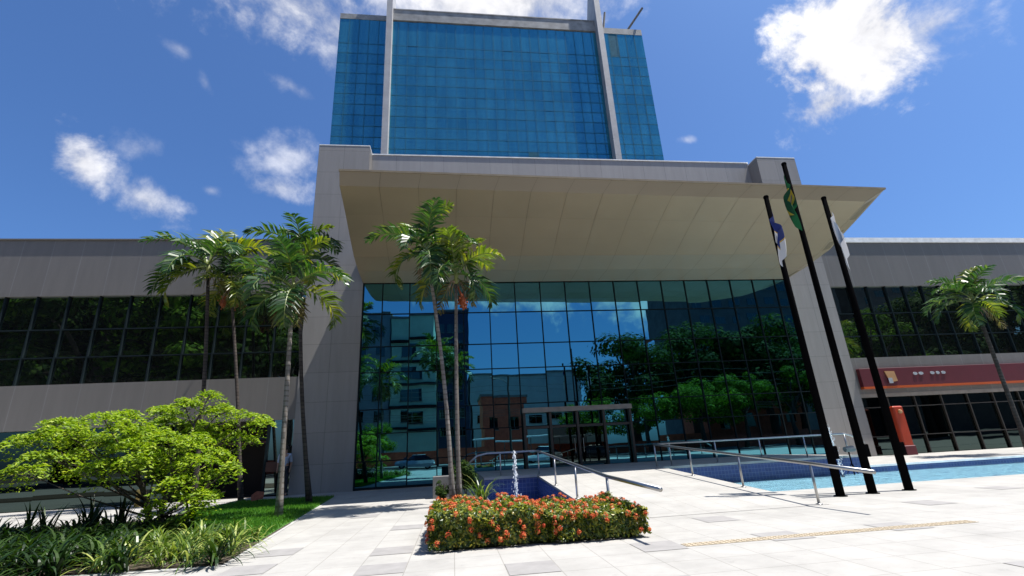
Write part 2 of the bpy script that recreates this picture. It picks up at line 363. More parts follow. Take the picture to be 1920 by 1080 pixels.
CLR.inputs['To Min'].default_value = 6.4; CLR.inputs['To Max'].default_value = 10.2
cc = wn('ShaderNodeCombineColor'); wl(CLR.outputs[0], cc.inputs[0]); wl(CLR.outputs[0], cc.inputs[1]); wl(wmath('MULTIPLY', CLR.outputs[0], 1.04), cc.inputs[2])
mixc = wn('ShaderNodeMix', data_type='RGBA'); wl(cloud, mixc.inputs[0]); wl(tint.outputs[2], mixc.inputs[6]); wl(cc.outputs[0], mixc.inputs[7])
bg = wn('ShaderNodeBackground'); bg.inputs['Strength'].default_value = .060; wl(mixc.outputs[2], bg.inputs['Color'])
wo = wn('ShaderNodeOutputWorld'); wl(bg.outputs[0], wo.inputs[0])
SC.view_settings.view_transform = 'Standard'; SC.view_settings.look = 'None'; SC.view_settings.exposure = 1.0; SC.view_settings.gamma = 1
SC.render.engine = 'CYCLES'; SC.cycles.use_denoising = True; SC.cycles.max_bounces = 8; SC.cycles.transparent_max_bounces = 12

# ------------------------------------------------------------------ ground and paving
g = MB(); g.quad((-900,-900,-.62),(900,-900,-.62),(900,900,-.62),(-900,900,-.62)); struct(g.build('ground', M['earth']))
PX0, PX1, PY0, PY1 = 6.86, 30., 11.5, 16.2          # pool
BX0, BX1, BY0, BY1 = .95, 2.65, 9.6, 16.2          # small basin
YB, YF = -4.0, 21.69
p = MB()
def slab(x0, x1, y0, y1): p.box(x0, x1, y0, y1, -.55, 0, 0)
slab(-60, BX0, YB, YF); slab(BX0, BX1, YB, BY0); slab(BX0, BX1, BY1, YF); slab(BX1, PX0, YB, YF)
slab(PX0, PX1, YB, PY0); slab(PX0, PX1, PY1, YF); slab(PX1, 70, YB, YF)
T = .57
for x, y in [(.91,6.25),(-.81,7.86),(-.81,6.47),(4.86,11.08),(4.44,7.99),(2.64,6.31),(4.34,6.27),(6.05,6.31),(8.16,8.29),(-2.5,8.5),(-2.44,6.85),(-.96,9.92),
             (-2.2,12.1),(5.6,4.3),(1.9,4.6),(9.9,7.2),(11.3,9.4),(8.4,5.2),(-9.6,16.6),(-13,18.5),(-8.3,18.9),(-4.6,4.8),(-7.6,6.1),(.3,3.1),(12.6,5.6)]:
    i, j = math.floor(x/T), math.floor(y/T)
    if 2.6 < x < 6.7 and y > 8.9: continue
    p.quad((i*T+.006, j*T+.006, .004), ((i+1)*T-.006, j*T+.006, .004), ((i+1)*T-.006, (j+1)*T-.006, .004), (i*T+.006, (j+1)*T-.006, .004), 1)
k = 0
x = 2.87
while x < 6.9:                                        # tactile strip with truncated domes
    p.box(x, x+.215, 6.38, 6.56, .001, .006, 2)
    for a in range(3):
        for b in range(3): p.box(x+.02+.07*a, x+.05+.07*a, 6.40+.055*b, 6.43+.055*b, .006, .011, 2)
    x += .22
struct(p.build('pavement', [M['pave'], M['pave_grey'], M['tactile']]))
# ramp + podium + terrace
q = MB()
q.loft([[(BX1, 8.9, -.3), (PX0, 8.9, -.3), (PX0, 8.9, .006), (BX1, 8.9, .006)], [(BX1, 16.2, -.3), (PX0, 16.2, -.3), (PX0, 16.2, .455), (BX1, 16.2, .455)]], 0, True)
rampo = struct(q.build('ramp', [M['pave']]))
q = MB(); q.box(BX0, 14.2, 16.2, 21.66, -.56, .46, 0)
q.box(BX0, BX1-.002, 16.194, 16.2, -.56, .40, 1); q.box(PX0+.002, 14.2, 16.194, 16.2, -.56, .40, 1)
q.box(BX0, BX1, 16.16, 16.2, .40, .475, 2); q.box(PX0, 14.24, 16.16, 16.2, .40, .475, 2)
struct(q.build('podium', [M['pave'], M['poolwall'], M['kerb']]))
q = MB(); q.box(14.2, 60, 16.2, 21.66, -.56, .10, 0); q.box(14.2, 60, 16.194, 16.2, -.56, .05, 1); q.box(14.24, 60, 16.17, 16.2, .05, .115, 2)
struct(q.build('terrace', [M['pave'], M['poolwall'], M['white']]))
# pool shells
q = MB(); q.quad((PX0,PY0,-.135),(PX1,PY0,-.135),(PX1,PY1-.01,-.135),(PX0,PY1-.01,-.135), 0)
q.box(PX0, PX0+.01, PY0, PY1-.01, -.5, .0, 1); q.box(PX0, PX1, PY0, PY0+.01, -.5, -.002, 2)
struct(q.build('pool_shell', [M['poolfloor'], M['poolside'], M['poolwall']]))
q = MB(); q.quad((BX0,BY0,-.4),(BX1,BY0,-.4),(BX1,BY1-.01,-.4),(BX0,BY1-.01,-.4), 0)
rows = []
q.quad((BX1-.012, 8.9, -.5), (BX1-.012, 16.19, -.5), (BX1-.012, 16.19, .40), (BX1-.012, 8.9, -.05), 1)
q.box(BX0, BX0+.012, BY0, BY1-.01, -.5, .0, 1)
struct(q.build('basin_shell', [M['basinfloor'], M['poolside']]))
q = MB(); q.quad((PX0+.01,PY0+.01,-.08),(PX1,PY0+.01,-.08),(PX1,PY1-.01,-.08),(PX0+.01,PY1-.01,-.08)); struct(q.build('pool_water', M['water']))
q = MB(); q.quad((BX0+.012,BY0,-.08),(BX1-.012,BY0,-.08),(BX1-.012,BY1-.01,-.08),(BX0+.012,BY1-.01,-.08)); struct(q.build('basin_water', M['water']))
# street behind the camera
q = MB(); q.box(-200, 200, -17, YB, -.6, -.14); struct(q.build('road', M['asphalt']))
q = MB(); q.box(-200, 200, -24, -17, -.6, 0); q.box(-200, 200, -80, -24, -.6, -.004); struct(q.build('sidewalk', pmat('old_sidewalk', (.13,.125,.12), .9, 0, .25, 1)))

# ------------------------------------------------------------------ main building
B = thing('office_building', (0, 0, 0), 'grey panelled building with a mirrored glass front under one huge cantilevered canopy', 'building')
X0, X1, X2, X3, ZT = -6.59, -4.08, 17.4, 19.78, 16.47
q = MB(); q.box(X0, X1, D, 25, -.1, ZT, 0); q.build('pillar', M['panel'], B)
q = MB(); q.box(X2, X3, D, 25, -.1, ZT-.1, 0); q.build('pillar', M['panel'], B)
q = MB(); q.box(X1, X2, 22.5, 24.5, 10.9, 16.5, 0); q.box(X1, X2, 22.47, 24.53, 16.5, 16.56, 1); q.build('parapet', [M['parapet'], M['white']], B)
for xa, xb, z in ((X0, X1, ZT), (X2, X3, ZT-.1)):
    q = MB(); q.box(xa, xb, D-.01, 25.01, z, z+.05, 0); q.build('pillar_cap', M['white'], B)
# canopy
LP = [(14.9,10.68),(15.07,10.20),(16.45,9.83),(17.6,9.44),(18.8,9.09),(20.1,8.955),(21.69,8.97)]     # underside, near end
RO = [(14.9,10.30),(15.07,10.27),(16.75,9.75),(17.68,9.48),(18.4,9.22),(20.2,9.03),(21.69,8.97)]      # far end, outer edge
RI = [(14.9,10.305),(15.07,9.83),(16.45,9.54),(17.6,9.29),(18.6,9.08),(20.1,8.965),(21.69,8.965)]     # far end, inner fold
INS = [.12, .86, .76, .65, .5, .35, .3]
xl = lambda y: -3.79-.043*(y-14.9)
xr = lambda y: 17.17+.034*(y-14.9)
NC = 16
def cpt(i, j, dz=0):
    (ya, za) = LP[j]
    if i == NC: y, z = RO[j]; return Vector((xr(y), y, z+dz))
    yb, zb = RI[j]; xa = xl(ya); xb = xr(yb)-INS[j]; t = i/(NC-1)
    return Vector((xa+(xb-xa)*t, ya+(yb-ya)*t, za+(zb-za)*t+dz))
q = MB()
for i in range(NC):
    for j in range(6):
        a, b, c, d = cpt(i, j), cpt(i+1, j), cpt(i+1, j+1), cpt(i, j+1)
        ctr = (a+b+c+d)/4; gx = .0065
        def ins(v):
            w = v.copy(); w.x += (gx if w.x < ctr.x else -gx) if i < NC-1 else 0
            if j in (2, 4): w.y += gx*.8 if w.y < ctr.y else -gx*.8
            return w
        q.quad(ins(d), ins(c), ins(b), ins(a), 0)
q.build('soffit_panels', M['soffit'], B)
q = MB()
tops = [[Vector((cpt(i, 6).x, 21.69, 10.85)), Vector((cpt(i, 0).x, 14.92, cpt(i, 0).z+.05))] for i in (0, NC)]
q.loft([[cpt(i, j, .012)+Vector((0,.012,0)) for j in range(7)]+[t_.lerp(u_, i/NC) for t_, u_ in zip(tops[0], tops[1])] for i in range(NC+1)], 0, True)
q.build('canopy', [M['soffit_gap']], B)
q = MB(); a0, a1 = cpt(0, 0), cpt(NC, 0)
q.loft([[v+Vector(w) for w in ((sx,-.02,-.003),(sx,.05,-.003),(sx,.05,.07),(sx,-.02,.07))] for v, sx in ((a0,-.02),(a1,.02))], 0, True)
q.build('canopy_edge', M['soffit_gap'], B)
# curtain wall
MX = [X1]+[.55+1.243*k for k in range(-3, 14)]+[X2]
MZ = [0.02, 1.1, 2.2, 3.2, 4.8, 5.95, 7.47, 8.975]
q = MB()
def panes(q, xs, zs, y, amp, m=0):
    for i in range(len(xs)-1):
        for j in range(len(zs)-1):
            x0, x1, z0, z1 = xs[i], xs[i+1], zs[j], zs[j+1]
            tx, tz = R.gauss(0, amp), R.gauss(0, amp); hx, hz = (x1-x0)/2, (z1-z0)/2
            q.quad((x0,y-tx*hx-tz*hz,z0),(x1,y+tx*hx-tz*hz,z0),(x1,y+tx*hx+tz*hz,z1),(x0,y-tx*hx+tz*hz,z1), m(i, j) if callable(m) else m)
panes(q, MX, MZ, D+.08, .0022); q.build('curtain_wall_glass', M['glass'], B)
q = MB()
for x in MX[1:-1]: q.box(x-.021, x+.021, D+.03, D+.079, 0, 8.98)
for z in MZ[1:-1]: q.box(X1, X2, D+.035, D+.076, z-.018, z+.018)
q.box(X1, X1+.06, D+.028, D+.08, 0, 8.98); q.box(X2-.06, X2, D+.028, D+.08, 0, 8.98); q.box(X1, .95, D+.025, D+.078, 0, .1)
q.build('mullion_grid', M['mullion'], B)
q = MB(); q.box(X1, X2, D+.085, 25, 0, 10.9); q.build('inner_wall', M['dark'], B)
# entrance portal
en = thing('entrance', (5.5, 21.6, .46), '', ''); del en['label']; del en['category']; en.parent = B; en.location = (5.5, 21.6, .46)
q = MB(); q.box(3.04, 8.0, 21.35, 21.68, 2.76, 2.96); q.build('entrance_beam', M['beam'], en)
q = MB()
for x in (3.11, 4.27, 5.48, 6.70, 7.93): q.box(x-.05, x+.05, 21.45, 21.66, .46, 2.76)
for a, b in ((3.18,4.2),(4.34,5.41),(5.55,6.63),(6.77,7.86)): q.box(a, b, 21.5, 21.64, 2.08, 2.18)
q.build('entrance_frame', M['frame'], en)
for a, b in ((4.34,5.41),(5.55,6.63)):
    q = MB(); q.box(a+.02, b-.02, 21.57, 21.59, .5, 2.06); dr = q.build('door', M['sglass'], en)
    q = MB(); xh = b-.12 if a < 5 else a+.12; q.tube([(xh,21.53,1.0),(xh,21.53,1.6)], .015, 8); q.build('handle', M['steel'], dr)
# wings
def wing(xa, xb, side):
    q = MB(); q.box(xa, xb, D+.02, 24, 8.53, 11.16, 0); q.build('wing_fascia', M['seam'], B)
    q = MB(); q.box(xa, xb, D-.05, 24, 11.06 if side > 0 else 11.16, 11.33 if side > 0 else 11.21, 0); q.build('wing_coping', M['white'] if side > 0 else M['seam'], B)
    q = MB(); q.box(xa, xb, D+.02, 24, 2.95, 4.73, 0); q.build('wing_spandrel', M['seam'], B)
    n = 24; w = (xb-xa)/n
    xs = [xa+w*i for i in range(n+1)]; zs = [4.73, 5.85, 7.05, 8.53]
    win = MB(); panes(win, xs, zs, D+.16, .002); wo_ = win.build('ribbon_window', M['wglass'], B)
    m = MB()
    for x in xs[1:-1]: m.box(x-.03, x+.03, D+.07, D+.155, 4.73, 8.53)
    for z in zs[1:-1]: m.box(xa, xb, D+.08, D+.15, z-.025, z+.025)
    m.build('window_frame', M['mullion'], wo_)
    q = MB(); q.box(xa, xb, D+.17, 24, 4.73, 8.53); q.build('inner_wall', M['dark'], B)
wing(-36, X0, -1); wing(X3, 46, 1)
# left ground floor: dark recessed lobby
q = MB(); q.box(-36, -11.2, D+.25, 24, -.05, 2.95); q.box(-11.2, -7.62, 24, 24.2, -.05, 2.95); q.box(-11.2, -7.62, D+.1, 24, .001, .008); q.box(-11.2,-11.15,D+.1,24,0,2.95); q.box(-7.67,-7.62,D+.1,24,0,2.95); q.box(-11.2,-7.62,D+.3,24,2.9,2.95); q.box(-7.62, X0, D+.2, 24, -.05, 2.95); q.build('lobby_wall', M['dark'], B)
q = MB(); panes(q, [-36+2.5*k for k in range(10)]+[-11.2], [.0, 2.2, 2.95], D+.22, .002); q.build('lobby_glass', M['sglass'], B)
q = MB(); panes(q, [-7.55, -7.0, -6.62], [.05, 2.95], D+.1, .002); q.build('lobby_door_glass', M['wglass'], B)
q = MB()
for x in (-11.2, -7.6, -7.02): q.box(x-.05, x+.05, D+.04, D+.095, 0, 2.95)
q.box(-11.15, -7.65, D+.05, D+.09, 2.2, 2.3); q.box(-7.65+.1, -6.6, D+.03, D+.09, .92, 1.3, 1); q.box(-9.9, -9.8, D+.5, D+.6, 0, 2.15, 1); q.box(-7.8, -7.7, D+.5, D+.6, 0, 2.15, 1); q.box(-9.8, -7.8, D+.5, D+.6, 2.05, 2.15, 1)
q.build('lobby_frame', [M['mullion'], M['brown']], B)
# right ground floor: shopfront
q = MB(); panes(q, [X3+.02+1.5*k for k in range(18)], [.1, .95, 2.3, 2.78], D+.2, .002); q.build('shopfront_glass', M['sglass'], B)
q = MB()
for k in range(1, 17): q.box(X3+1.5*k-.03, X3+1.5*k+.03, D+.1, D+.19, .1, 2.78)
for z in (.95, 2.3): q.box(X3, 46, D+.11, D+.18, z-.02, z+.02)
q.build('shopfront_frame', M['frame'], B)
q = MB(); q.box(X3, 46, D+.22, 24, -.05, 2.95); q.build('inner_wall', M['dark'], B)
q = MB(); q.box(X3, 46, D+.0, D+.1, 2.78, 2.95); q.build('shopfront_lintel', M['beam'], B)
# sign
s = thing('shop_sign', (22, 21.5, 3.6), 'long dark red sign with orange stripe and pale emblem above the glass shopfront', 'sign')
q = MB(); q.bbox(19.9, 34, 21.5, 21.715, 3.28, 4.16, .01); q.build('sign_board', M['red'], s)
q = MB(); q.box(19.9, 34, 21.49, 21.70, 3.17, 3.278); q.build('sign_stripe', M['orange'], s)
q = MB(); q.loft([[(21.22,21.46,4.0),(21.75,21.46,3.98),(21.80,21.46,3.5),(21.5,21.46,3.46),(21.3,21.46,3.7)],[(21.22,21.5,4.0),(21.75,21.5,3.98),(21.80,21.5,3.5),(21.5,21.5,3.46),(21.3,21.5,3.7)]], 0); q.build('emblem', M['sand'], s)
q = MB(); q.box(21.30, 21.52, 21.445, 21.458, 3.40, 3.66); q.build('emblem_square', M['signwhite'], s)
q = MB()
for x, w in ((22.78,.24),(23.10,.26),(23.75,.24),(24.08,.2),(24.38,.24)):
    q = MB(); q.loft([[(x+w*.5+w*.5*math.cos(t*PI/6), yy, 3.83+.075*math.sin(t*PI/6)) for t in range(12)] for yy in (21.47, 21.5)], 0); q.build('letter', M['signwhite'], s)
# totem
s = thing('totem_sign', (20.75, 20.95, .1), 'upright red and orange totem sign by the shop doors below the red sign', 'sign')
q = MB(); q.bbox(20.46, 20.98, 20.8, 21.08, .50, 2.28, .05, 0); q.build('totem_body', M['redorange'], s)
q = MB(); q.bbox(20.43, 21.01, 20.76, 21.12, .1, .52, .03, 0); q.build('totem_base', M['red'], s)
q = MB(); q.lathe((20.73, 20.79, 2.02), [(.0,-.1),(.08,-.07),(.1,0),(.08,.07),(.0,.1)], 12); q.build('emblem', M['sand'], s)

# ------------------------------------------------------------------ tower
TW = thing('office_tower', (4.5, 34, 0), 'tall blue glass tower with two pale vertical fins rising behind the parapet', 'tower')
TX0, TX3, TZ, DT = -9.54, 18.5, 38.4, 34
q = MB(); q.box(TX0+.02, TX3-.02, DT+.05, DT+16, 0, TZ); q.build('tower_core', M['tjoint'], TW)
xs = [TX0+(TX3-TX0)*k/33 for k in range(34)]
zs = [17.6]
fl = []
for k in range(-5, 2):
    zb = 30.25+3.22*k
    fl += [(zb, 1), (zb+1.1, 0), (zb+2.16, 0)]
zz = [z for z, _ in fl if z < TZ-.2]+[TZ]
q = MB()
panes(q, xs, zz, DT, .004, lambda i, j: (2 if R.random() < .006 else 1 if (fl[j][1] and R.random() < .72) or R.random() < .06 else 0))
q.build('tower_glazing', [M['tglass'], M['tspan'], M['tjoint']], TW)
q = MB()
for x in xs[1:-1]: q.quad((x-.022,DT-.03,14),(x+.022,DT-.03,14),(x+.022,DT-.03,TZ),(x-.022,DT-.03,TZ))
for z in zz[1:-1]: q.quad((TX0,DT-.034,z-.02),(TX3,DT-.034,z-.02),(TX3,DT-.034,z+.02),(TX0,DT-.034,z+.02))
q.build('tower_joints', M['tjoint'], TW)
q = MB(); q.box(TX0, -5.0, DT-.03, DT+3, TZ, 38.98); q.box(-5.0, 14.1, DT-.10, DT+3, TZ+.1, 39.7); q.box(14.1, TX3, DT-.03, DT+3, TZ, 39.08)
q.box(-5.0, 14.1, DT-.14, DT+3.0, 39.7, 39.8); q.build('tower_parapet', M['towerpar'], TW)
for (xa, xb) in ((-5.42, -4.93), (13.88, 14.40)):
    q = MB(); q.box(xa, xb, DT-.72, DT+.2, 14, 46); q.loft([[(xa,DT+.2,38.9),(xa,DT+3,38.9),(xa,DT+.2,45)],[(xb,DT+.2,38.9),(xb,DT+3,38.9),(xb,DT+.2,45)]], 0)
    q.build('fin', M['fin'], TW)
for pts in (((15.0,DT+1,39.1),(15.55,DT+1,42.2)), ((17.0,DT+1,39.1),(18.9,DT-.3,41.6))):
    q = MB(); q.tube(pts, .11, 6); q.build('mast', M['concrete'], TW)
# small roof seen over the left wing
q = MB(); q.box(-40, -22.2, 22.5, 28, 11.2, 11.75, 0); q.loft([[(-40,22.3,11.75),(-21.9,22.3,11.75),(-21.9,28.2,11.75),(-40,28.2,11.75)],[(-40,24,12.6),(-23.8,24,12.6),(-23.8,26.5,12.6),(-40,26.5,12.6)]], 1)
tag(q.build('rooftop_house', [M['beam'], M['brown']]), 'low brown roof peeping over the far end of the wing', 'building')

# ------------------------------------------------------------------ handrails
def rail(name, label, pts, posts, ends=None):
    t = thing(name, pts[0], label, 'handrail', 'steel handrails on the ramp and podium')
    q = MB(); q.tube(pts, .032, 10); q.build('top_rail', M['steel'], t, True)
    for (x, y, z0, z1) in posts:
        q = MB(); q.tube([(x,y,z0),(x,y,z1)], .025, 10); q.lathe((x,y,z0),[(.06,0),(.06,.012),(.03,.02)],12); q.build('post', M['steel'], t, True)
    return t
rz = lambda y: max(0, .0622*(y-8.9))+.004
rail('handrail', 'long steel handrail down the pool side of the ramp on four posts', [(6.7,7.5,.615),(6.7,8.9,.715),(6.7,16.3,1.185)], [(6.7,y,rz(y),rz(y)+.71) for y in (8.95,11.35,13.8,16.28)])
rail('handrail', 'steel handrail down the hedge side of the ramp, turning along the podium edge', [(2.72,6.6,.655),(2.72,8.9,.715),(2.72,16.28,1.185),(2.6,16.35,1.19),(1.05,16.35,1.19),(.75,16.35,1.13),(.3,16.35,.75)],
     [(2.72,y,rz(y),rz(y)+.71) for y in (8.95,11.3,13.6,16.2)]+[(1.5,16.35,.475,1.19)])
rail('handrail', 'level steel handrail along the podium edge above the blue pool wall', [(6.9,16.45,1.19),(13.9,16.45,1.19),(14.15,16.45,1.12),(14.6,16.45,.85)], [(x,16.45,.476,1.19) for x in (7.3,8.95,10.6,12.3,13.9)])

# ------------------------------------------------------------------ flagpoles and flags
FP = [(7.9,9.86,6.96),(8.71,9.94,8.0),(9.66,10.03,7.05)]
flab = ['black flagpole nearest the ramp with the blue and white flag', 'tallest black flagpole, in the middle, with the green flag', 'black flagpole with the plain white flag']
for (x, y, h), lb in zip(FP, flab):
    t = thing('flagpole', (x, y, 0), lb, 'flagpole', 'three black flagpoles by the pool')
    q = MB(); q.tube([(x,y,0),(x,y,h*.5),(x,y,h)], [.085,.07,.055], 14); q.build('shaft', M['black'], t, True)
    q = MB(); q.lathe((x,y,h), [(.06,-.04),(.065,0),(.05,.03),(.01,.04)], 12); q.build('cap', M['black'], t, True)
    q = MB(); q.lathe((x,y,0), [(.13,0),(.13,.015),(.09,.02)], 14); q.build('base_plate', M['black'], t, True)
    q = MB(); q.bbox(x+.03,x+.15,y-.07,y+.07,.72,.98,.012); q.build('cleat_box', M['black'], t)
    q = MB(); q.tube([(x-.085,y-.03,.9),(x-.075,y-.03,h*.97)], .006, 5); q.build('halyard', M['black'], t)
def flag_mat(name, rows, stripes):
    N = NT(name); tc = N.n('ShaderNodeTexCoord'); sp = N.n('ShaderNodeSeparateXYZ'); N.l(tc.outputs['UV'], sp.inputs[0])
    cr = N.n('ShaderNodeValToRGB'); cr.color_ramp.interpolation = 'CONSTANT'
    el = cr.color_ramp.elements
    el[0].position = 0; el[0].color = rgba(rows[0][1]); el[1].position = rows[1][0]; el[1].color = rgba(rows[1][1])
    for p_, c_ in rows[2:]: e = el.new(p_); e.color = rgba(c_)
    if stripes == 'diamond':
        # green field, yellow diamond, blue disc measured over the cloth
        def mth(op, a, b): 
            n = N.n('ShaderNodeMath', operation=op)
            for i, v in enumerate((a, b)):
                if isinstance(v, (int, float)): n.inputs[i].default_value = v
                else: N.l(v, n.inputs[i])
            return n.outputs[0]
        dx = mth('ABSOLUTE', mth('SUBTRACT', sp.outputs[0], .5), 0); dy = mth('ABSOLUTE', mth('SUBTRACT', sp.outputs[1], .5), 0)
        dia = mth('LESS_THAN', mth('ADD', mth('DIVIDE', dx, .42), mth('DIVIDE', dy, .38)), 1.)
        r2 = mth('ADD', mth('MULTIPLY', mth('MULTIPLY', dx, dx), 2.0), mth('MULTIPLY', dy, dy)); disc = mth('LESS_THAN', r2, .028)
        a = N.n('ShaderNodeMix', data_type='RGBA'); N.l(dia, a.inputs[0]); a.inputs[6].default_value = (.008,.075,.025,1); a.inputs[7].default_value = (.45,.34,.03,1)
        b_ = N.n('ShaderNodeMix', data_type='RGBA'); N.l(disc, b_.inputs[0]); N.l(a.outputs[2], b_.inputs[6]); b_.inputs[7].default_value = (.02,.04,.25,1)
        colr = b_.outputs[2]
    else:
        N.l(sp.outputs[1 if stripes == 'v' else 0], cr.inputs[0]); colr = cr.outputs[0]
    b = N.n('ShaderNodeBsdfPrincipled'); b.inputs['Roughness'].default_value = .7; N.l(colr, b.inputs['Base Color'])
    t = N.n('ShaderNodeBsdfTranslucent'); N.l(colr, t.inputs[0]); m = N.n('ShaderNodeMixShader'); m.inputs[0].default_value = .35
    N.l(b.outputs[0], m.inputs[1]); N.l(t.outputs[0], m.inputs[2]); N.l(m.outputs[0], N.out.inputs[0])
    return N.mat
def flag(i, ztop, hoist, fly, dirx, diry, mat, label, seed, spread=.22, sag=.75):
    """cloth on a hoist rope, hanging in folds from the upper corner"""
    x, y, h = FP[i]; rnd = random.Random(seed); nu, nv = 26, 18
    ph = [rnd.uniform(0, 6.28) for _ in range(4)]
    vs, fs, uv = [], [], []
    side = Vector((-diry, dirx, 0))
    for b in range(nv+1):
        v = b/nv
        for a in range(nu+1):
            u = a/nu
            out = spread*fly*(u*.55+.45*u*u)*(1-.25*v)+.02
            zdrop = sag*fly*u*(.55+.45*u)
            fold = (.085*math.sin(u*9+ph[0]+v*1.2)+.05*math.sin(u*17+ph[1]-v*2))*min(1, u*3)
            pnt = Vector((x, y, ztop-hoist*v-zdrop))+Vector((dirx, diry, 0))*(out+.085)+side*fold
            vs.append(pnt-Vector((x, y, ztop))); uv.append((u, 1-v))
    for b in range(nv):
        for a in range(nu):
            k0 = b*(nu+1)+a; fs.append((k0, k0+1, k0+nu+2, k0+nu+1))
    me = bpy.data.meshes.new('flag'); me.from_pydata(vs, [], fs); ul = me.uv_layers.new(name='UVMap')
    for l in me.loops: ul.data[l.index].uv = uv[l.vertex_index]
    me.polygons.foreach_set('use_smooth', [True]*len(fs)); me.materials.append(mat)
    o = bpy.data.objects.new('flag', me); COL.objects.link(o); o.location = (x, y, ztop)
    return tag(o, label, 'flag', 'flags hanging limp on the black poles')
flag(0, 6.5, .72, .9, -.2, -1, flag_mat('blue_white_flag', [(0,(.60,.60,.61)),(.58,(.50,.32,.05)),(.63,(.015,.03,.16))], 'v'), 'limp blue over white flag hanging on the pole nearest the ramp', 3, .07, .85)
flag(1, 7.65, .75, 1.1, -.95, -.35, flag_mat('green_flag', [(0,(.01,.16,.04)),(.9,(.01,.16,.04))], 'diamond'), 'limp green flag with yellow and blue on the tallest pole', 5, .11, .85)
flag(2, 6.6, .72, 1.0, .12, -1, flag_mat('white_flag', [(0,(.60,.60,.61)),(.40,(.30,.36,.45)),(.52,(.60,.60,.61))], 'u'), 'limp white flag with pale blue markings on its pole', 8, .08, .95)

# ------------------------------------------------------------------ palms
def frond(lf, rc, o, az, e0, L, drop, rnd, wid=.05, n=32, m=0, vee=.45):
    N_ = 14; p_ = Vector(o); pts = [p_.copy()]; tang = []
    h = Vector((math.cos(az), math.sin(az), 0)); tw = rnd.uniform(-.25, .25)
    for i in range(N_):
        t = (i+.5)/N_; e = e0-drop*(t**1.4)
        d = (h*math.cos(e)+Vector((0,0,1))*math.sin(e)); tang.append(d); p_ = p_+d*(L/N_); pts.append(p_.copy())
    tang.append(tang[-1])
    rc.tube(pts, [.024*L/1.8*(1-.85*i/N_) + .003 for i in range(N_+1)], 5, 0, False)
    for k in range(n):
        s = .16+.84*(k+.5)/n; fi = s*N_; i = min(int(fi), N_-1); fr = fi-i
        P = pts[i].lerp(pts[i+1], fr); T_ = tang[i].lerp(tang[min(i+1, N_)], fr).normalized()
        side = T_.cross(Vector((0,0,1)))
        if side.length < .05: side = Vector((-h.y, h.x, 0))
        side.normalize(); upv = side.cross(T_).normalized()
        ll = L*.34*(math.sin(PI*min(1, .22+.74*s))**.7)*rnd.uniform(.88, 1.1)
        for sg in (1, -1):
            fwd = .45+.55*s+rnd.uniform(-.22, .22)
            d = (side*sg+T_*fwd+upv*(vee+rnd.uniform(-.35, .35)+tw*sg)).normalized()
            d2 = (d-Vector((0,0,1))*(.45+rnd.uniform(0, .35))).normalized()
            w = T_*(wid*.5)+upv*rnd.uniform(-.025,.025); q0 = P; q1 = P+d*ll*.5; q2 = q1+d2*ll*.5
            lf.v += [tuple(q0-w*.6), tuple(q0+w*.6), tuple(q1+w), tuple(q1-w), tuple(q2+w*.12), tuple(q2-w*.12)]
            b = len(lf.v)-6; lf.f += [(b,b+1,b+2,b+3),(b+3,b+2,b+4,b+5)]; lf.m += [m, m]
